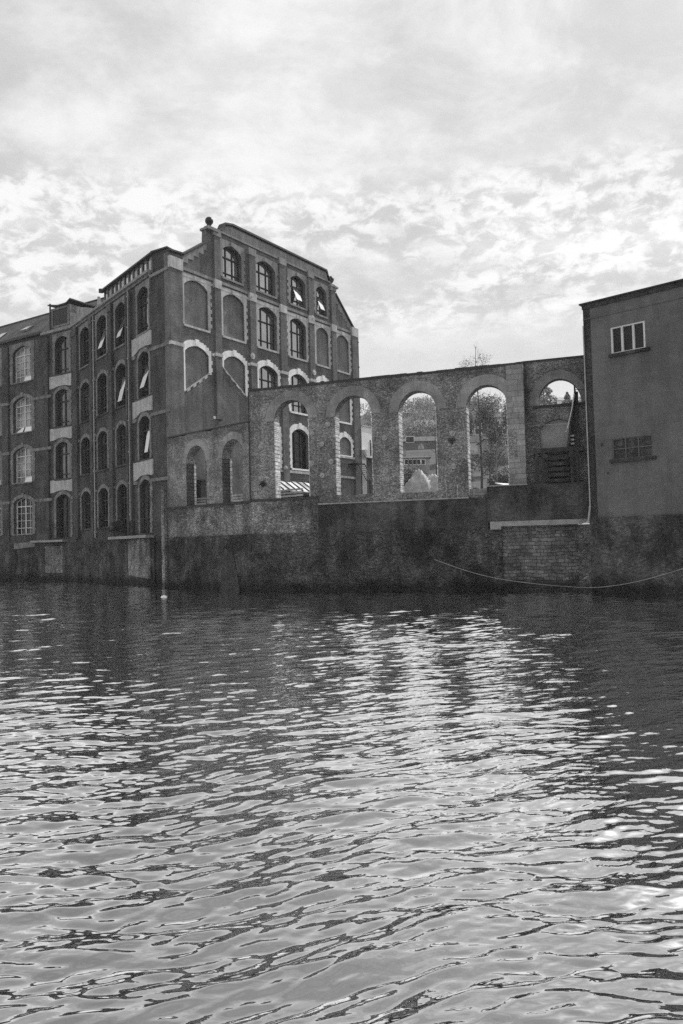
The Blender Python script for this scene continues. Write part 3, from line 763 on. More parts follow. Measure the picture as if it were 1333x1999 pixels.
for (px, py) in ((509, 873), (510, 934), (612, 830), (640, 828), (609, 846), (628, 867), (646, 901), (609, 904), (629, 928), (715, 772), (751, 855), (753, 919), (883, 846), (885, 910)):
    u, z = AR.uz(px, py)
    MB().disc(AR, u, z, .17, 0, .05).disc(AR, u, z, .06, .05, .1).build('tie_plate', M['plate'], ruin)
MB().tube([AR.P(-.02, 5.9, .1), AR.P(-.02, 13, .1)], .04, 6).build('wall_pipe', M['dark'], ruin)
u, z = AR.uz(882, 858)
nest = MB().box(AR, u-.22, u+.22, z-.08, z+.06, 0, .2).box(AR, u-.07, u+.07, z-.25, z-.08, 0, .12).build('bracket', M['dark'], ruin)

low = thing('low_arcade_wall', 'lower stone wall with two round arches at the foot of the mill', 'ruined wall', (PL[0], PL[1], 5))
opl = [(2.32, 4.6, 5.9, 8.95, 10.1, .5), (6.4, 8.66, 5.9, 8.95, 10.1, .5)]
random.seed(5)
tp = [(LLO-.02, 11.0)]+[(LLO-k*.6, 11.0+random.uniform(-.06, .06)) for k in range(1, 15)]+[(0, 11.0)]
arcade(LO, 0, LLO-.02, 5.3, 11, opl, low, M['rubbleL'], top_pts=tp, jambm='jamb_d')
strip(LO, [(0, 11.03), (LLO-.02, 11.03)], .09, -.76, .04, 'coping', M['dark'], low)
MB().box(LO, LLO-.75, LLO-.1, 5.9, 10.6, 0, .05).build('buttress', M['rubbleL'], low)
# rails seen through the low arches
rl = thing('yard_fence', 'pale horizontal board fence showing at the foot of the low arches', 'fence', LO.P(5.8, 5.3, -2.5))
for k in range(5): MB().box(LO, -.6, 11.5, 5.75+k*.2, 5.87+k*.2, -2.56, -2.5).build('board', M['rail'] if k in (0, 2) else M['stone_mid'], rl)
for k in range(5): MB().box(LO, -.3+k*2.6, -.18+k*2.6, 5.2, 6.7, -2.65, -2.56).build('post', M['timber'], rl)
cab = MB().box(A, 1.9, 2.9, 5.2, 8.0, .2, 1.1).box(A, 1.85, 2.95, 8.0, 8.1, .15, 1.15).build('yard_cabinet', M['dark'])
tag(cab, 'dark upright box against the mill wall seen through the leftmost low arch', 'cabinet')

# ================================================================== QUAY WALL
quay = thing('quay_wall', 'stained stone river wall rising from the water below the arches', 'river wall', (PA[0], PA[1], -1))
MB().box(LO, .0, LLO, 3.72, 5.76, -.6, .05).build('wall', M['quay'], quay)
MB().box(LO, -.1, LLO+.05, 5.76, 5.9, -.6, .14).build('coping', M['timber'], quay)
MB().box(LO, -.1, LLO+.1, -1.5, 3.72, -.6, .22).build('footing', M['quay_lo'], quay)
MB().box(AR, 0, 4.7, 3.7, 5.8, -.6, .06).build('wall', M['quay'], quay)
MB().box(AR, 0, 4.7, 5.8, 5.95, -.7, .1).build('coping', M['timber'], quay)
MB().box(AR, 4.7, 15.2, 3.7, 5.42, -.6, .2).build('wall', M['quay_render'], quay)
MB().box(AR, 4.7, 14.1, 5.42, 5.5, -.6, .26).build('coping', M['slab'], quay)
MB().box(AR, 4.7, 14.1, 5.5, 5.93, -.7, -.03).build('sill_course', M['timber'], quay)
MB().box(AR, 0, 15.2, -1.5, 3.7, -.6, .24).build('footing', M['quay_lo'], quay)
# raised parapet, slab and niche to the right
MB().box(AR, 15.2, 21.6, 3.98, 6.03, -.95, .35).build('parapet', M['quay_render'], quay)
MB().box(AR, 15.18, 17.5, 6.03, 6.09, -.95, .4).build('coping', M['slab'], quay)
MB().prism(AR, [(15.35, 3.55), (15.95, 3.55), (15.95, 3.72), (20.3, 3.72), (20.9, 3.98), (20.9, 4.0), (15.35, 4.0)], (), 0, .55).build('slab', M['slab'], quay)
MB().box(AR, 15.95, 20.1, -1.5, 3.98, -.6, .0).build('niche', M['niche'], quay)
MB().box(AR, 15.2, 15.95, -1.5, 3.55, -.6, .3).build('pier', M['quay_lo'], quay)
MB().box(AR, 20.1, 21.8, -1.5, 3.7, -.6, .3).build('pier', M['quay'], quay)
u, z = LO.uz(452, 1100)
MB().prism(LO, [(u-1.0, -.5), (u+1.2, -.5), (u+.9, 1.2), (u+.4, 2.6), (u-.3, 2.8), (u-.6, 1.5)], (), .22, .3).build('buttress', M['timber'], quay)  # dark flat shape standing for a plant that hangs at the footing
tag(MB().box(LO, -.3, .06, -1, 7.2, .2, .42).box(LO, -.24, .0, 7.2, 7.5, .22, .4).build('mooring_post', M['quay']), 'square weathered post against the river wall at the mill corner', 'post')
tag(MB().box(LO, -.22, -.1, 1.15, 1.7, .43, .46).build('depth_board', M['pipe']), 'small pale board low on the grey river post', 'board')

# ================================================================== RENDERED BUILDING right
rb = thing('rendered_warehouse', 'plain grey rendered building with flat roof at the right edge', 'building', (RB0[0], RB0[1], 0))
w1 = [RB.uz(1193, 640), RB.uz(1258, 628), RB.uz(1195, 693)]
w2 = [RB.uz(1193, 858), RB.uz(1272, 849), RB.uz(1195, 900)]
W1 = (1.47, 3.23, 12.5, 13.9); W2 = (1.3, 3.36, 6.98, 8.06)
MB().prism(RB, bx(0, 18, 4.0, 15.2), [bx(*W1[:2], *W1[2:]), bx(*W2[:2], *W2[2:])], -.5, 0).build('wall', M['rend'], rb)
MB().box(RB, -.03, 18, 15.2, 15.45, -.5, .06).build('fascia', M['timber'], rb)
MB().box(RB, -.15, 18, 15.45, 15.52, -12, .16).build('roof', M['dark'], rb)
MB().box(RB, 0, 18, 14.62, 14.68, 0, .03).build('string_course', M['rend'], rb)
RBs = Face(RB0, (.673, .74), (-.74, .673))
MB().box(RBs, 0, 12, 4, 15.2, -.4, -.004).build('side_wall', M['rend_lo'], rb)
MB().box(RB, -.02, 18, -1.5, 4.0, -.5, .14).build('plinth', M['rend_lo'], rb)
mb = MB(); u0, u1, z0, z1 = W1
for a, b, c, d in ((u0, u0+.09, z0, z1), (u1-.09, u1, z0, z1), (u0+.09, u1-.09, z0, z0+.07), (u0+.09, u1-.09, z1-.07, z1)): mb.box(RB, a, b, c, d, -.12, .0)
for f in (.33, .66): c_ = u0+(u1-u0)*f; mb.box(RB, c_-.055, c_+.055, z0+.07, z1-.07, -.12, -.005)
o = mb.build('window', M['wbar'], rb)
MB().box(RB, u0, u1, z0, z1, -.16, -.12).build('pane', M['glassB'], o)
MB().box(RB, u0-.1, u1+.22, z0-.16, z0-.002, -.1, .16).build('sill', M['rend_lo'], o)
u0, u1, z0, z1 = W2
mb = MB()
for f in (0, .33, .66, 1): c_ = u0+.03+(u1-u0-.06)*f; mb.box(RB, c_-.03, c_+.03, z0, z1, -.1, -.035)
for f in (.02, .5, .98): c_ = z0+(z1-z0)*f; mb.box(RB, u0, u1, c_-.025, c_+.025, -.1, -.04)
o = mb.build('window', M['rend'], rb); o['label'] = 'blocked window with a faint grid of bars'
MB().box(RB, u0, u1, z0, z1, -.16, -.09).build('pane', M['rend_lo'], o)
MB().box(RB, u0-.12, u1+.18, z0-.16, z0-.002, -.1, .16).build('sill', M['timber'], o)
MB().tube([RB.P(.02, 4.6, .08), RB.P(.02, 14.3, .08)], .035, 8).build('edge_pipe', M['pipe_w'], rb)
MB().tube([RB.P(.02, 4.65, .08), RB.P(-.02, 4.3, .1), RB.P(-.08, 3.75, .16)], .055, 8).build('pipe_shoe', M['pipe_w'], rb)
for (px, py, r_) in ((1175, 868, .09), (1187, 924, .06), (1200, 1040, .14), (1298, 1039, .09)):
    u, z = RB.uz(px, py); MB().disc(RB, u, z, r_, -.01, .01 if py < 1000 else .152, 8).build('wall_hole', M['dark'] if py < 1000 else M['timber'], rb)  # flat dark discs paint the shade inside small wall holes

# ================================================================== TIMBER STAIR in the recess
stair = thing('timber_stair', 'old dark timber stair and landing in the recess beside the grey building', 'stair', AR.P(18.5, 6.05, -.2))
AS = AR.off(-.15)
def sz_(px, py): return AS.uz(px, py)
(x0, zl) = sz_(1040, 880); (x1, _) = sz_(1132, 873)
MB().box(AR, x0, x1+.2, zl-.15, zl+.1, -.85, -.1).build('landing', M['timber'], stair)
for px in (1048, 1060, 1116, 1127):
    u = sz_(px, 900)[0]; MB().box(AR, u-.09, u+.09, 6.04, zl-.15, -.25, -.1).build('post', M['timber'], stair)
ua, ub = sz_(1068, 900)[0], sz_(1110, 900)[0]
for k in range(6):
    z = 6.15+k*(zl-6.4)/5; MB().box(AR, ua, ub, z, z+.2, -.8+.02*k, -.32-.04*(5-k)*.0).build('tread', M['timber'], stair)
pts = [sz_(1106, 872), sz_(1131, 872), sz_(1128, 762), sz_(1121, 762)]
MB().prism(AR, [pts[0], pts[1], pts[2], pts[3]], (), -.62, -.5).build('stringer', M['timber'], stair)
MB().prism(AR, [pts[0], (pts[0][0]+.12, pts[0][1]), (pts[3][0]+.08, pts[3][1]), (pts[3][0]-.02, pts[3][1])], (), -.5, -.2).build('stringer', M['timber'], stair)
hr = [AR.off(-.15).uz(*q) for q in ((1122, 762), (1116, 800), (1108, 835), (1104, 843))]
MB().tube([AR.P(a, b, -.15) for a, b in hr], .035, 6).build('handrail', M['rail'], stair)
for k in range(3):
    z = zl+.25+k*.22; u = sz_(1117, 860)[0]; MB().box(AR, u-.1, u+.1, z, z+.1, -.48, -.35).build('tread', M['stone_mid'], stair)
MB().tube([AR.P(*sz_(1122, 768), -.12), AR.P(sz_(1122, 768)[0], sz_(1122, 752)[1], -.12)], .05, 6).build('newel', M['dark'], stair)
MB().tube([AR.P(*sz_(1122, 761), -.14), AR.P(sz_(1145, 760)[0], sz_(1140, 760)[1], -.14)], .02, 6).build('tie_bar', M['dark'], stair)
cab2 = MB().tube([AR2.P(*q2(1036, 832), .08), AR2.P(*q2(1080, 829), .08), AR2.P(*q2(1128, 826), .08)], .014, 5).build('wall_cable', M['stone_mid'])
tag(cab2, 'thin pale cable across the blocked window', 'cable')

# ================================================================== THINGS BEHIND THE ARCHES
can = thing('glazed_canopy', 'white glazed lean-to roof with dark bars seen through the first tall arch', 'canopy', A.P(14, 5.2, 1.5))
MB().hexa([A.P(9.5, 8.62, .05), A.P(19.5, 8.62, .05), A.P(9.5, 8.68, .05), A.P(19.5, 8.68, .05), A.P(9.5, 7.62, 1.5), A.P(19.5, 7.62, 1.5), A.P(9.5, 7.68, 1.5), A.P(19.5, 7.68, 1.5)]).build('glazing', M['canopy'], can)
for k in range(12):
    u = 9.5+k*.9
    MB().hexa([A.P(u-.035, 8.69, .0), A.P(u+.035, 8.69, .0), A.P(u-.035, 8.8, .0), A.P(u+.035, 8.8, .0), A.P(u-.035, 7.685, 1.52), A.P(u+.035, 7.685, 1.52), A.P(u-.035, 7.79, 1.52), A.P(u+.035, 7.79, 1.52)]).build('glazing_bar', M['dark'], can)
MB().box(A, 9.4, 19.6, 7.4, 7.6, 1.42, 1.56).build('eaves_beam', M['dark'], can)
for u in (9.6, 12.8, 16.2, 19.4): MB().box(A, u-.07, u+.07, 5.0, 7.4, 1.4, 1.52).build('post', M['dark'], can)
MB().prism(A, bx(13.1, 18.9, 5.3, 7.35), (), .02, .06).build('shopfront', M['dark'], can)
u, z = A.uz(549, 914)
lamp = MB().lathe(A.P(u, z-.15, .5), [(.02, 0), (.16, .02), (.2, .15), (.1, .3), (.02, .34)], 10).box(A, u-.03, u+.03, z, z+.08, 0, .5).build('wall_lamp', M['stone_mid'])
tag(lamp, 'small lamp fixed on the mill wall just above the first tall arch opening ledge', 'lamp')

ann = thing('white_annex', 'small white block with flat top against the far end of the mill', 'building', A.P(26, 5, 0))
zt = A.off(.3).uz(712, 833)[1]; zb_ = A.off(.3).uz(712, 892)[1]
MB().box(A, 25.5, 28.0, zb_, zt, -5, .3).build('upper_wall', M['white'], ann)
MB().box(A, 25.45, 28.1, zt, zt+.12, -5, .4).build('roof_edge', M['stone_mid'], ann)
MB().box(A, 25.5, 26.3, 5, zb_, -5, .25).build('lower_wall', M['stone_mid'], ann)
MB().box(A, 26.3, 28.0, 5, zb_, -5, .1).build('recess_wall', M['brickB'], ann)
MB().box(A, 27.0, 27.12, zb_+.2, zt-1.3, .3, .36).build('downpipe', M['dark'], ann)
MB().box(A, 27.25, 27.6, zb_+.3, zt-1.6, .3, .33).build('window', M['glassA'], ann)
u, z = A.off(.5).uz(712, 885)
ac = MB().box(A, u-.32, u+.32, z-.3, z+.35, .3, .75).disc(A, u, z, .22, .75, .77).build('air_conditioner', M['stone_mid'])
tag(ac, 'boxy grey air-conditioning unit hung on the white annex wall', 'air conditioner')
fe = thing('fire_escape', 'dark metal steps descending below the white annex', 'stair', A.P(26.8, 5, 1))
S0 = A.off(.9).uz(705, 906); S1 = A.off(.9).uz(722, 938)
for d in (.5, 1.3): MB().tube([A.P(S0[0], S0[1], d), A.P(S1[0], S1[1], d)], .05, 6).build('stringer', M['dark'], fe)
for k in range(9):
    f = (k+.5)/9; u, z = S0[0]+(S1[0]-S0[0])*f, S0[1]+(S1[1]-S0[1])*f
    MB().box(A, u-.14, u+.14, z-.02, z+.03, .5, 1.3).build('tread', M['stone_mid'], fe)
MB().tube([A.P(S0[0], S0[1]+.9, 1.3), A.P(S1[0], S1[1]+.9, 1.3)], .03, 6).build('handrail', M['dark'], fe)
MB().box(A, S0[0]-1.2, S0[0], S0[1]-.08, S0[1]+.02, .1, 1.3).build('landing', M['dark'], fe)
MB().tube([A.P(S1[0], 5, .9), A.P(S1[0], S1[1], .9)], .07, 6).build('post', M['dark'], fe)

# ------------------------------------------------------------------ ground and hill
fx = [-260, L.P(LL, 0, 0)[0], P3[0], C2[0], C[0], PA[0], 13.2, RB.P(18, 0)[0], 240]
fy = [L.P(LL, 0, 0)[1]+60, L.P(LL, 0, 0)[1], P3[1], C2[1], C[1]-.7, PA[1], 41.7, RB.P(18, 0)[1], RB.P(18, 0)[1]-30]
prof_y = [0, 72, 90, 112, 160, 220, 300, 340, 700, 3000]
prof_z = [5.25, 5.3, 8.0, 13.2, 23.0, 33.5, 54.0, 55.0, 56.0, 56.0]
def hz(x, y):
    s = 1+.04*math.sin(x*.03)+.03*math.sin(y*.05+x*.02)
    z = np.interp(y, prof_y, prof_z)
    return 5.2+(z-5.2)*s
g_ = MB(); xs = sorted(set([float(v) for v in np.linspace(-260, 240, 80)]+fx)); ts = [.45, 3, 8, 14, 22, 34, 50, 70, 95, 120, 150, 185, 220, 260, 300, 400, 700, 1500, 2800]
for x in xs:
    y0 = float(np.interp(x, fx, fy))
    for t in ts: g_.v.append((x*(1+max(0, t-300)/300.), y0+t, hz(x, y0+t)))
nt_ = len(ts)
for i in range(len(xs)-1):
    for j in range(nt_-1):
        b = i*nt_+j; g_.f.append((b, b+nt_, b+nt_+1, b+1)); g_.uv.append(None)
tag(g_.build('ground', M['ground'], smooth=True), 'rough sloping ground behind the walls rising to a hill', 'ground', kind='structure')
nb = MB(); nb.poly([(-300, -300, 1.3), (300, -300, 1.3), (300, .4, 1.3), (-300, .4, 1.3)]); nb.poly([(-300, .4, 1.3), (300, .4, 1.3), (300, .4, -2), (-300, .4, -2)])
tag(nb.build('riverbank', M['ground']), 'near bank of the river where the view is taken from', 'bank', kind='structure')

# ------------------------------------------------------------------ foliage
def crown(mb, c, rx, rz, n, s, seed=0, cone=False):
    rnd = np.random.RandomState(seed)
    for k in range(n):
        if cone:
            h = rnd.rand()**.8; rr = rx*(1-h)*(.45+.55*abs(math.sin(h*26)))*(.3+.7*rnd.rand()**.4); a = rnd.rand()*6.283
            p = Vector((c[0]+rr*math.cos(a), c[1]+rr*math.sin(a), c[2]+h*rz))
        else:
            d = rnd.normal(size=3); d /= np.linalg.norm(d)+1e-9
            q = rnd.rand()**.35*(.72+.28*math.sin(d[0]*5+seed)*math.cos(d[2]*6+seed*2))
            p = Vector((c[0]+d[0]*rx*q, c[1]+d[1]*rx*q, c[2]+d[2]*rz*q))
        a = Vector(rnd.normal(size=3)).normalized()*s*(.5+rnd.rand()); b = a.cross(Vector(rnd.normal(size=3))).normalized()*s*(.4+.6*rnd.rand())
        mb.poly([p-a, p-b*.6, p+a, p+b*.6])
def limb(mb, p, d, l, r, depth, rnd, twigs, spread=.6, up=.15):
    pts = [p]; q = Vector(p); dd = Vector(d).normalized()
    for i in range(4):
        dd = (dd+Vector((rnd.uniform(-1, 1), rnd.uniform(-1, 1), rnd.uniform(-.6, .9)))*.16+Vector((0, 0, up*.3))).normalized()
        q = q+dd*l/4; pts.append(Vector(q))
    mb.tube(pts, r, 6 if depth > 1 else 4, r*.5, cap=False)
    if depth <= 0: return
    for k in range(twigs):
        f = rnd.uniform(.35, 1); i = min(3, int(f*4)); s0 = pts[i].lerp(pts[i+1], f*4-i)
        nd = (dd*.6+Vector((rnd.uniform(-1, 1), rnd.uniform(-1, 1), rnd.uniform(-.3, .8)))*spread).normalized()
        limb(mb, s0, nd, l*rnd.uniform(.5, .75), r*.45, depth-1, rnd, twigs, spread, up)
def bare_tree(pos, h, r, label, seed, levels=9, spread=.55, haze=0, bark='bark', sw=1., first=.25, group=None):
    t = thing('bare_tree', label, 'tree', pos, group)
    rnd = random.Random(seed); tr = MB(); br = MB()
    p = Vector(pos)-Vector((0, 0, .5)); pts = [Vector(p)]
    for i in range(8): p = p+Vector((rnd.uniform(-.12, .12)*h/14, rnd.uniform(-.12, .12)*h/14, (h+.5)/8)); pts.append(Vector(p))
    tr.tube(pts, r, 8, r*.12); tr.build('trunk', M[bark], t)
    for k in range(levels):
        f = first+(1-first-.03)*k/(levels-1); i = min(7, int(f*8)); s0 = pts[i].lerp(pts[i+1], f*8-i)
        a = k*2.4+rnd.uniform(-.4, .4); nd = Vector((math.cos(a), math.sin(a)*.8, rnd.uniform(.4, .9)))
        limb(br, s0, nd, h*.27*(1.15-f)*sw, r*.4*(1.2-f), 3, rnd, 3, spread)
    if haze:
        for k in range(6): crown(br, (pos[0]+rnd.uniform(-1, 1)*h*.1, pos[1]+rnd.uniform(-1, 1)*h*.1, pos[2]+h*rnd.uniform(.55, .9)), h*.13, h*.1, haze, .09, seed+k)
    br.build('crown', M[bark], t)
    return t
gz = lambda p: hz(p[0], p[1])
p = at(938, 900, 63); top = at(938, 676, 63)
tree1 = bare_tree((p.x, p.y, gz(p)), top.z-gz(p), .13, 'tall bare tree rising through the fourth arch and above the wall', 11, 12, .55, 60, 'bark')
p = at(968, 900, 58)
bare_tree((p.x, p.y, gz(p)), 6.5, .09, 'slender pale-barked sapling right of the bare tree in the fourth arch', 5, 7, .7, 0, 'bark_p')
p = at(853, 900, 60)
bare_tree((p.x, p.y, gz(p)), 7.5, .1, 'thin bare tree at the right side of the third arch', 9, 8, .6, 0)
p = at(800, 900, 95)
tw = at(925, 706, 63)
cr_ = MB()
for a_, b_, c_, n_ in ((925, 712, 1.6, 420), (945, 700, .9, 240), (905, 714, .9, 200), (940, 780, 1.5, 500)): 
    q_ = at(a_, b_, 62 + (a_ % 7)*.2); crown(cr_, q_, c_, c_*.8, n_, .05, a_)
tree_top = cr_.build('twigs', M['leaf2'], tree1)
# the wooded hillside that reads as one mass
wd = MB(); rnd = random.Random(21); k = 0
for k in range(420):
    D = rnd.uniform(128, 330); px = rnd.uniform(740, 1180) if k < 340 else rnd.uniform(560, 760)
    q = at(px, 900, D); zz0 = gz(q)
    if D > 150 and 205 < D < 232 and px < 900: continue
    if D < 175 and (px < 1010): zz0 -= 4.5
    h = rnd.uniform(4, 8) if D > 180 else rnd.uniform(2.5, 5)
    crown(wd, (q.x, q.y, zz0+h*.5), h*.5, h*.6, 240, .34, k)
for k in range(40):      # ridge line
    px = 740+k*11; q = at(px, 900, 335); h = rnd.uniform(3, 7)
    crown(wd, (q.x, q.y, gz(q)+h*.5), h*.5, h*.7, 220, .4, 900+k)
tag(wd.build('hillside_wood', M['leaf2']), 'mixed wood covering the hillside behind the arches', 'wood', kind='stuff')
def leafy(pos, h, rx, label, seed, mat='leaf', cone=False, n=1600, s=.16, group=None, name='tree'):
    t = thing(name, label, 'tree', pos, group)
    MB().tube([Vector(pos)-Vector((0, 0, .5)), Vector(pos)+Vector((0, 0, h*.85))], .12+h*.012, 7, .03).build('trunk', M['bark'], t)
    c = MB()
    if cone: crown(c, (pos[0], pos[1], pos[2]+h*.12), rx, h*.9, n, s, seed, True)
    else:
        rr = random.Random(seed)
        for k in range(7):
            a = k*.9; crown(c, (pos[0]+math.cos(a)*rx*.45*rr.random(), pos[1]+math.sin(a)*rx*.45, pos[2]+h*(.45+.4*rr.random())), rx*.6, h*.26, n//7, s, seed+k)
    c.build('crown', M[mat], t)
    return t
for (px, D, pt_, rx, lab, mt) in ((1066, 130, 738, 7.0, 'broad dark fir at the left of the half-round opening', 'leaf2'), (1112, 150, 768, 5.6, 'smaller fir behind the middle of the half-round opening', 'leaf2')):
    q = at(px, 900, D); tp_ = at(px, pt_, D); z0 = gz(q)
    leafy((q.x, q.y, z0), tp_.z-z0, rx, lab, int(px), mt, True, 2600, .26, name='fir_tree')
for (px, D, pt_, rx, lab) in ((960, 110, 778, 3.2, 'dark evergreen filling the top of the fourth arch right of the bare trunk'), (905, 125, 790, 3.0, 'dark evergreen behind the left jamb of the fourth arch'), (1003, 140, 765, 3.4, 'rounded evergreen standing highest at the right of the fourth arch')):
    q = at(px, 900, D); tp_ = at(px, pt_, D); z0 = gz(q)
    leafy((q.x, q.y, z0), tp_.z-z0, rx, lab, int(px), 'leaf', False, 3600, .2)
for (px, D, h, rx, lab) in ((975, 62, 3.2, 1.4, 'dense garden shrub low in the fourth arch'), (930, 66, 2.6, 1.5, 'low bush behind the bare tree in the fourth arch'), (850, 70, 3.4, 1.2, 'bush beside the tarpaulin in the third arch'), (1000, 74, 6.0, 2.6, 'large shrub at the right side of the fourth arch'), (905, 82, 6.0, 2.4, 'tall shrub against the left side of the fourth arch'), (955, 92, 6.5, 3.0, 'broad shrub below the pale houses in the fourth arch'), (800, 84, 4.5, 2.4, 'hedge-like shrub behind the tarpaulin heap')):
    q = at(px, 900, D)
    leafy((q.x, q.y, gz(q)), h, rx, lab, int(px)+3, 'leaf', False, 2200, .13, name='shrub')
q = B.P(5.6, 4.0, .4)
sb = MB(); crown(sb, (q[0], q[1], 4.75), 1.1, .75, 1500, .09, 3)
tag(sb.build('shrub', M['leaf_d']), 'dark bush growing on the ledge below the mill windows', 'shrub')
for kk, (px, py, r_, lab) in enumerate(((515, 945, .28, 'tuft of weeds growing from the face of the arcade wall'), (845, 1004, .35, 'weeds hanging on the quay wall below the third arch'))):
    u, z = AR.uz(px, py); q = AR.P(u, z, .15); sb = MB(); crown(sb, q, r_, r_, 300, .05, 40+kk); tag(sb.build('weeds', M['leaf_d']), lab, 'weeds')

# ------------------------------------------------------------------ houses on the hill
def house(label, px0, px1, ye, yr, yb, D, wallm, wins, roofm='slate', depth=8, name='stone_house', hip=0.):
    a = at(px0, ye, D); b = at(px1, ye, D); zr = at(px0, yr, D).z; zb = at(px0, yb, D).z
    t = thing(name, label, 'house', (a.x, D, zb))
    f = Face((a.x, D), (1, 0)); W = b.x-a.x; ze = a.z
    MB().prism(f, bx(0, W, zb-6, ze), (), -depth, 0).build('wall', M[wallm], t)
    rf = MB(); h = depth/2
    rf.poly([f.P(-.3, ze-.05, .3), f.P(W+.3, ze-.05, .3), f.P(W-hip, zr, -h), f.P(hip, zr, -h)])
    rf.poly([f.P(-.3, ze-.05, -depth-.3), f.P(W+.3, ze-.05, -depth-.3), f.P(W-hip, zr, -h), f.P(hip, zr, -h)])
    rf.poly([f.P(-.3, ze-.05, .3), f.P(-.3, ze-.05, -depth-.3), f.P(hip, zr, -h)]); rf.poly([f.P(W+.3, ze-.05, .3), f.P(W+.3, ze-.05, -depth-.3), f.P(W-hip, zr, -h)])
    ro = rf.build('roof', M[roofm], t)
    MB().box(f, W*.2, W*.2+.7, zr-1, zr+1.1, -h-.4, -h+.4).build('chimney', M[wallm], ro)
    for (x, y, w_, h_, m_) in wins:
        q = at(x, y, D); uu = q.x-a.x
        wd_ = MB().box(f, uu-w_/2, uu+w_/2, q.z-h_/2, q.z+h_/2, .0, .08).build('window', M['white'], t)
        MB().box(f, uu-w_/2+.12, uu+w_/2-.12, q.z-h_/2+.12, q.z+h_/2-.12, .081, .1).build('pane', M['glassB'], wd_)
    return t, f, a
house('hillside house with hipped pale roof high in the third arch', 797, 868, 836, 816, 852, 215, 'house_d', [(812, 843, 1.0, 1.3, 0), (828, 843, 1.0, 1.3, 0), (843, 843, 1, 1.3, 0)], 'lead', hip=2.2)
t, f, a = house('dark stone chapel with one pale pointed window in the third arch', 780, 865, 862, 848, 892, 150, 'house_d', [(800, 858, 1.8, 1.3, 0)], 'slate', hip=.4, name='chapel')
q = at(822, 884, 150); uu = q.x-a.x
pw = MB().prism(f, [(uu-.6, q.z), (uu+.6, q.z), (uu+.6, q.z+1.1), (uu+.35, q.z+1.6), (uu, q.z+1.95), (uu-.35, q.z+1.6), (uu-.6, q.z+1.1)], (), 0, .1).build('pointed_window', M['stone_mid'], t)
MB().box(f, uu-.05, uu+.05, q.z+.1, q.z+1.7, .1, .14).build('mullion', M['house_d'], pw)
house('low pale terrace behind the tarpaulin heap in the third arch', 776, 838, 894, 886, 914, 112, 'house', [(x, 902, .7, .95, 0) for x in (793, 801, 809, 817, 826)], 'slate', hip=.3)
house('pale stone terrace with sash windows in the fourth arch', 908, 999, 815, 808, 850, 170, 'house', [(x, y, 1.1, 1.5, 0) for y in (827, 842) for x in (918, 931, 944, 958, 971, 985)], 'slate', hip=.5)
house('lower pale house with small windows at the right of the fourth arch', 948, 1003, 856, 848, 874, 128, 'house', [(x, 864, .8, 1.0, 0) for x in (956, 967, 978, 990)], 'slate', hip=.5)
house('small house glimpsed low in the half-round opening', 1060, 1120, 782, 772, 800, 230, 'white', [(x, 788, 1.2, 1.6, 0) for x in (1070, 1084, 1100)], 'lead', hip=.6)
# garden wall line and shed roof
q = at(1000, 944, 56)
sh = thing('garden_shed', 'small shed with pale pitched roof low in the fourth arch', 'shed', (q.x, q.y, 5.3))
f = Face((at(972, 944, 56).x, 56), (1, 0)); Wd = at(1000, 944, 56).x-f.p[0]
MB().box(f, .3, Wd, 5.2, at(990, 952, 56).z, -2, 0).build('wall', M['timber'], sh)
za, zb2 = at(980, 941, 56).z, at(980, 951, 56).z
MB().hexa([f.P(0, za, -1.2), f.P(Wd, za-.1, -1.2), f.P(0, za+.06, -1.2), f.P(Wd, za-.04, -1.2), f.P(.7, zb2, .3), f.P(Wd+.3, zb2, .3), f.P(.7, zb2+.06, .3), f.P(Wd+.3, zb2+.06, .3)]).build('roof', M['white'], sh)
# tarpaulin heap
n1, n2 = 44, 30; tv = MB(); c0 = at(812, 965, 57.5); c1 = at(880, 965, 57.5)
prx = [(778, 962), (787, 957), (795, 944), (803, 931), (811, 923), (819, 920), (827, 925), (836, 932), (846, 930), (858, 929), (866, 936), (880, 962)]
for i in range(n1+1):
    px = 778+102*i/n1; yt = np.interp(px, [a for a, b in prx], [b for a, b in prx])
    X = at(px, 960, 57.5); zt_ = at(px, yt, 57.5).z
    for j in range(n2+1):
        v = j/n2*2-1; w_ = (1-abs(v)**2.6); zz1 = 5.4+(zt_-5.4)*max(0, w_)
        zz1 += .16*math.sin(i*.55+j*.35)*w_+.06*math.sin(i*1.7-j*1.1)*w_
        tv.v.append((X.x, 57.5+v*2.4, zz1))
for i in range(n1):
    for j in range(n2): b = i*(n2+1)+j; tv.f.append((b, b+1, b+n2+2, b+n2+1)); tv.uv.append(None)
tag(tv.build('tarpaulin_heap', M['tarp'], smooth=True), 'heap under a pale sagging tarpaulin seen in the third arch', 'tarpaulin')
# small fence rail in front of arch gap
gt = thing('yard_gate', 'low thin metal rail between the third and fourth arches', 'gate', AR.P(12.9, 5.5, -.9))
for px in (871, 893):
    u, z = AR.uz(px, 958); MB().tube([AR.P(u, 5.5, -.02), AR.P(u, 6.25, -.02)], .025, 6).build('post', M['stone_mid'], gt)
MB().tube([AR.P(AR.uz(871, 956)[0], 6.2, -.02), AR.P(AR.uz(893, 960)[0], 6.05, -.02)], .02, 6).build('rail', M['rail'], gt)
lw = MB().box(AR, 14.15, 15.2, 5.5, 5.98, -.5, -.1).build('low_block', M['ashlar'])
tag(lw, 'low pale stone block on the sill of the fourth arch', 'stone block')

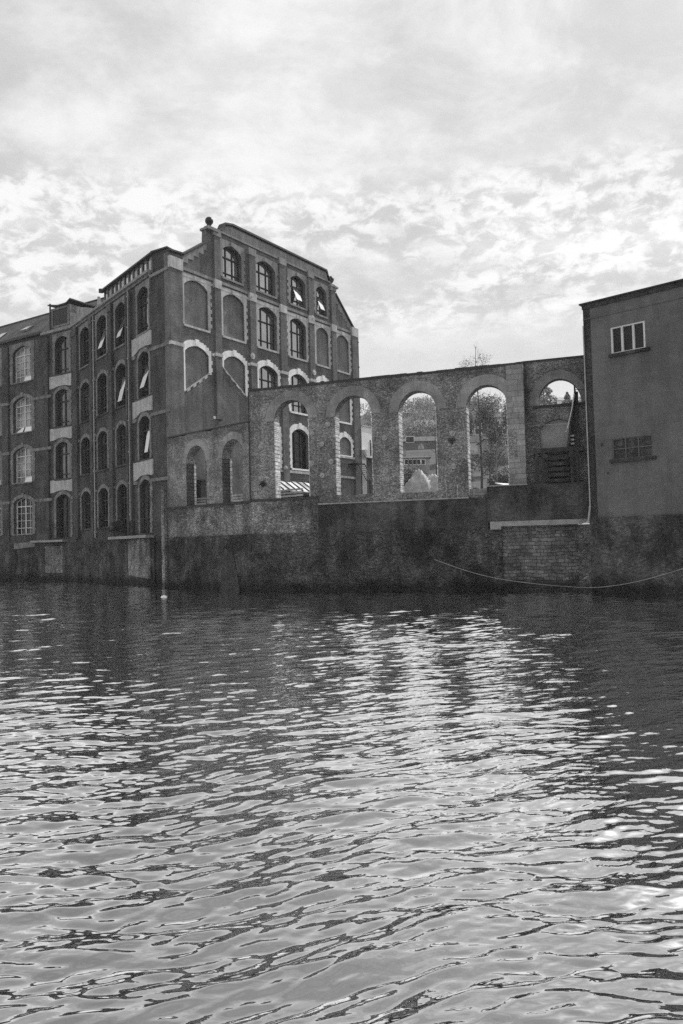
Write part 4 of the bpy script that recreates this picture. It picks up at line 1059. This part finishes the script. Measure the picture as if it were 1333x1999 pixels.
# ------------------------------------------------------------------ rope and floats
rp = []
ctrl = [(848, 1092), (880, 1104), (920, 1117), (960, 1127), (1000, 1134), (1040, 1139), (1080, 1143), (1120, 1146), (1160, 1147), (1200, 1143), (1240, 1136), (1280, 1126), (1333, 1110), (1400, 1088)]
fa = AR.off(.45); fb = RB.off(.55)
for px, py in ctrl:
    if px < 1125: u, z = fa.uz(px, py); rp.append(fa.P(u, z))
    elif px < 1150: continue
    else: u, z = fb.uz(px, py); rp.append(fb.P(u, z))
def catmull(p, n=6):
    p = [Vector(q) for q in p]; o = []
    for i in range(len(p)-1):
        a = p[max(i-1, 0)]; b = p[i]; c = p[i+1]; d = p[min(i+2, len(p)-1)]
        for k in range(n):
            t = k/n; o.append(.5*((2*b)+(c-a)*t+(2*a-5*b+4*c-d)*t*t+(3*b-a-3*c+d)*t**3))
    return o+[p[-1]]
tag(MB().tube(catmull(rp), .018, 6).build('mooring_rope', M['pipe']), 'thin pale rope sagging along the foot of the walls at right', 'rope')
def onwater(px, py): k = ray(px, py); t = -CAMZ/k.z; return Vector((t*k.x, t*k.y, 0))
for px, py, s, lab in ((320, 1166, .2, 'small white float on the dark water below the grey post'),):
    q = onwater(px, py); mb = MB()
    mb.lathe((q.x, q.y, -.03), [(s*.9, 0), (s, .05), (s*.75, .11), (s*.3, .14), (.01, .15)], 10)
    mb.v = [(q.x+(v[0]-q.x)*(1. if px < 400 else 1.5), q.y+(v[1]-q.y)*.5, v[2]*(1. if px < 400 else .5)) for v in mb.v]
    tag(mb.build('float', M['white']), lab, 'float')

# ================================================================== WATER
NR, NC = 1450, 1250
ys = [2.2]
while len(ys) < NR: ys.append(ys[-1]+.0043*ys[-1]**.82)
ys = np.array(ys); tt = np.linspace(-1, 1, NC)
X = np.outer(.66*ys+3., tt); Y = np.repeat(ys[:, None], NC, 1)
dyl = np.gradient(ys)[:, None]; Z = np.zeros_like(X)
rs = np.random.RandomState(4)
gx = np.zeros_like(X); gy = np.zeros_like(X)
nW = 135
lam = np.exp(rs.uniform(math.log(.085), math.log(1.8), nW))
ang = rs.normal(R_(108), R_(17), nW)     # wave direction; crests lie across the view, rising slightly to the right
ph = rs.uniform(0, 6.283, nW)
wx = X+.12*np.sin(Y*.7+X*.23)+.1*np.sin(X*.9+1.3); wy = Y+.12*np.sin(X*.6-.4*Y)+.08*np.sin(1.7*X+.6*Y)
for i in range(nW):
    k = 2*math.pi/lam[i]
    sl_ = (.032*math.exp(-((math.log(lam[i]/.18))/.55)**2)+.017*math.exp(-((math.log(lam[i]/.75))/.5)**2))          # slope carried by this wave
    att = np.exp(-(k*dyl)**2*.12)
    phs = k*(math.cos(ang[i])*wx+math.sin(ang[i])*wy)+ph[i]
    Z += att*sl_/k*(np.sin(phs)+.18*np.cos(2*phs))
# calmer and rougher patches
patch = .9+.3*np.sin(X*.21+Y*.13+1.)*np.sin(Y*.19-X*.07)
Z *= patch*(1.34+.10*np.clip((Y-9)/16, 0, 1))
X[:, 0] = -260; X[:, -1] = 260; Z[:, 0] = 0; Z[:, -1] = 0
nv = NR*NC
me = bpy.data.meshes.new('water'); me.vertices.add(nv)
me.vertices.foreach_set('co', np.stack([X, Y, Z], -1).astype(np.float32).ravel())
i0 = (np.arange(NR-1)[:, None]*NC+np.arange(NC-1)[None, :]).ravel()
q = np.stack([i0, i0+1, i0+NC+1, i0+NC], -1).astype(np.int32)
me.loops.add(q.size); me.loops.foreach_set('vertex_index', q.ravel())
me.polygons.add(len(q)); me.polygons.foreach_set('loop_start', (np.arange(len(q))*4).astype(np.int32)); me.polygons.foreach_set('loop_total', np.full(len(q), 4, np.int32))
me.polygons.foreach_set('use_smooth', np.ones(len(q), bool))
me.update(calc_edges=True)
m, nt, b, out = newmat('river_water'); g = G(nt)
geo = g.n('ShaderNodeNewGeometry')
n1 = g.noise(geo.outputs['Position'], 7., 3, .55, .3, (.45, 1, 1)); n2 = g.noise(geo.outputs['Position'], 2.4, 3, .5, .4, (.4, 1, 1))
bp = g.n('ShaderNodeBump'); bp.inputs['Strength'].default_value = 1.; bp.inputs['Distance'].default_value = .006
g.l(g.m('ADD', n1, g.m('MULTIPLY', n2, 2.2)), bp.inputs['Height'])
b.inputs['Base Color'].default_value = (.012,)*3+(1,); b.inputs['Roughness'].default_value = .5; b.inputs['Specular IOR Level'].default_value = 0
gl = g.n('ShaderNodeBsdfGlossy'); gl.inputs['Color'].default_value = (1, 1, 1, 1); gl.inputs['Roughness'].default_value = .015
g.l(bp.outputs[0], gl.inputs['Normal'])
fr = g.n('ShaderNodeFresnel'); fr.inputs['IOR'].default_value = 1.33; g.l(bp.outputs[0], fr.inputs['Normal'])
mx = g.n('ShaderNodeMixShader'); g.l(g.r(fr.outputs[0], .02, .13, .33, 1., False), mx.inputs[0])
g.l(b.outputs[0], mx.inputs[1]); g.l(gl.outputs[0], mx.inputs[2]); g.l(mx.outputs[0], out.inputs[0])
me.materials.append(m)
wo_ = bpy.data.objects.new('water', me); COL.objects.link(wo_)
tag(wo_, 'dark rippled river water with bright reflections', 'water', kind='structure')

# ------------------------------------------------------------------ air
hb_ = MB(); hb_.hexa([(x, y, z) for y in (-120, 3600) for z in (-3.2, 90) for x in (-3000, 3000)])
ho = hb_.build('haze', M['dark']); hm = bpy.data.materials.new('haze'); hm.use_nodes = True; hn = hm.node_tree; hn.nodes.clear()
hmo = hn.nodes.new('ShaderNodeOutputMaterial'); pv = hn.nodes.new('ShaderNodeVolumePrincipled'); pv.inputs['Color'].default_value = (.95, .95, .95, 1); pv.inputs['Density'].default_value = .0004
hn.links.new(pv.outputs[0], hmo.inputs['Volume']); ho.data.materials[0] = hm; tag(ho, 'thin haze over the river and hill', None, kind='stuff')

# drop the helper property that only served the builders
for o in scene.objects:
    if '_o' in o: del o['_o']
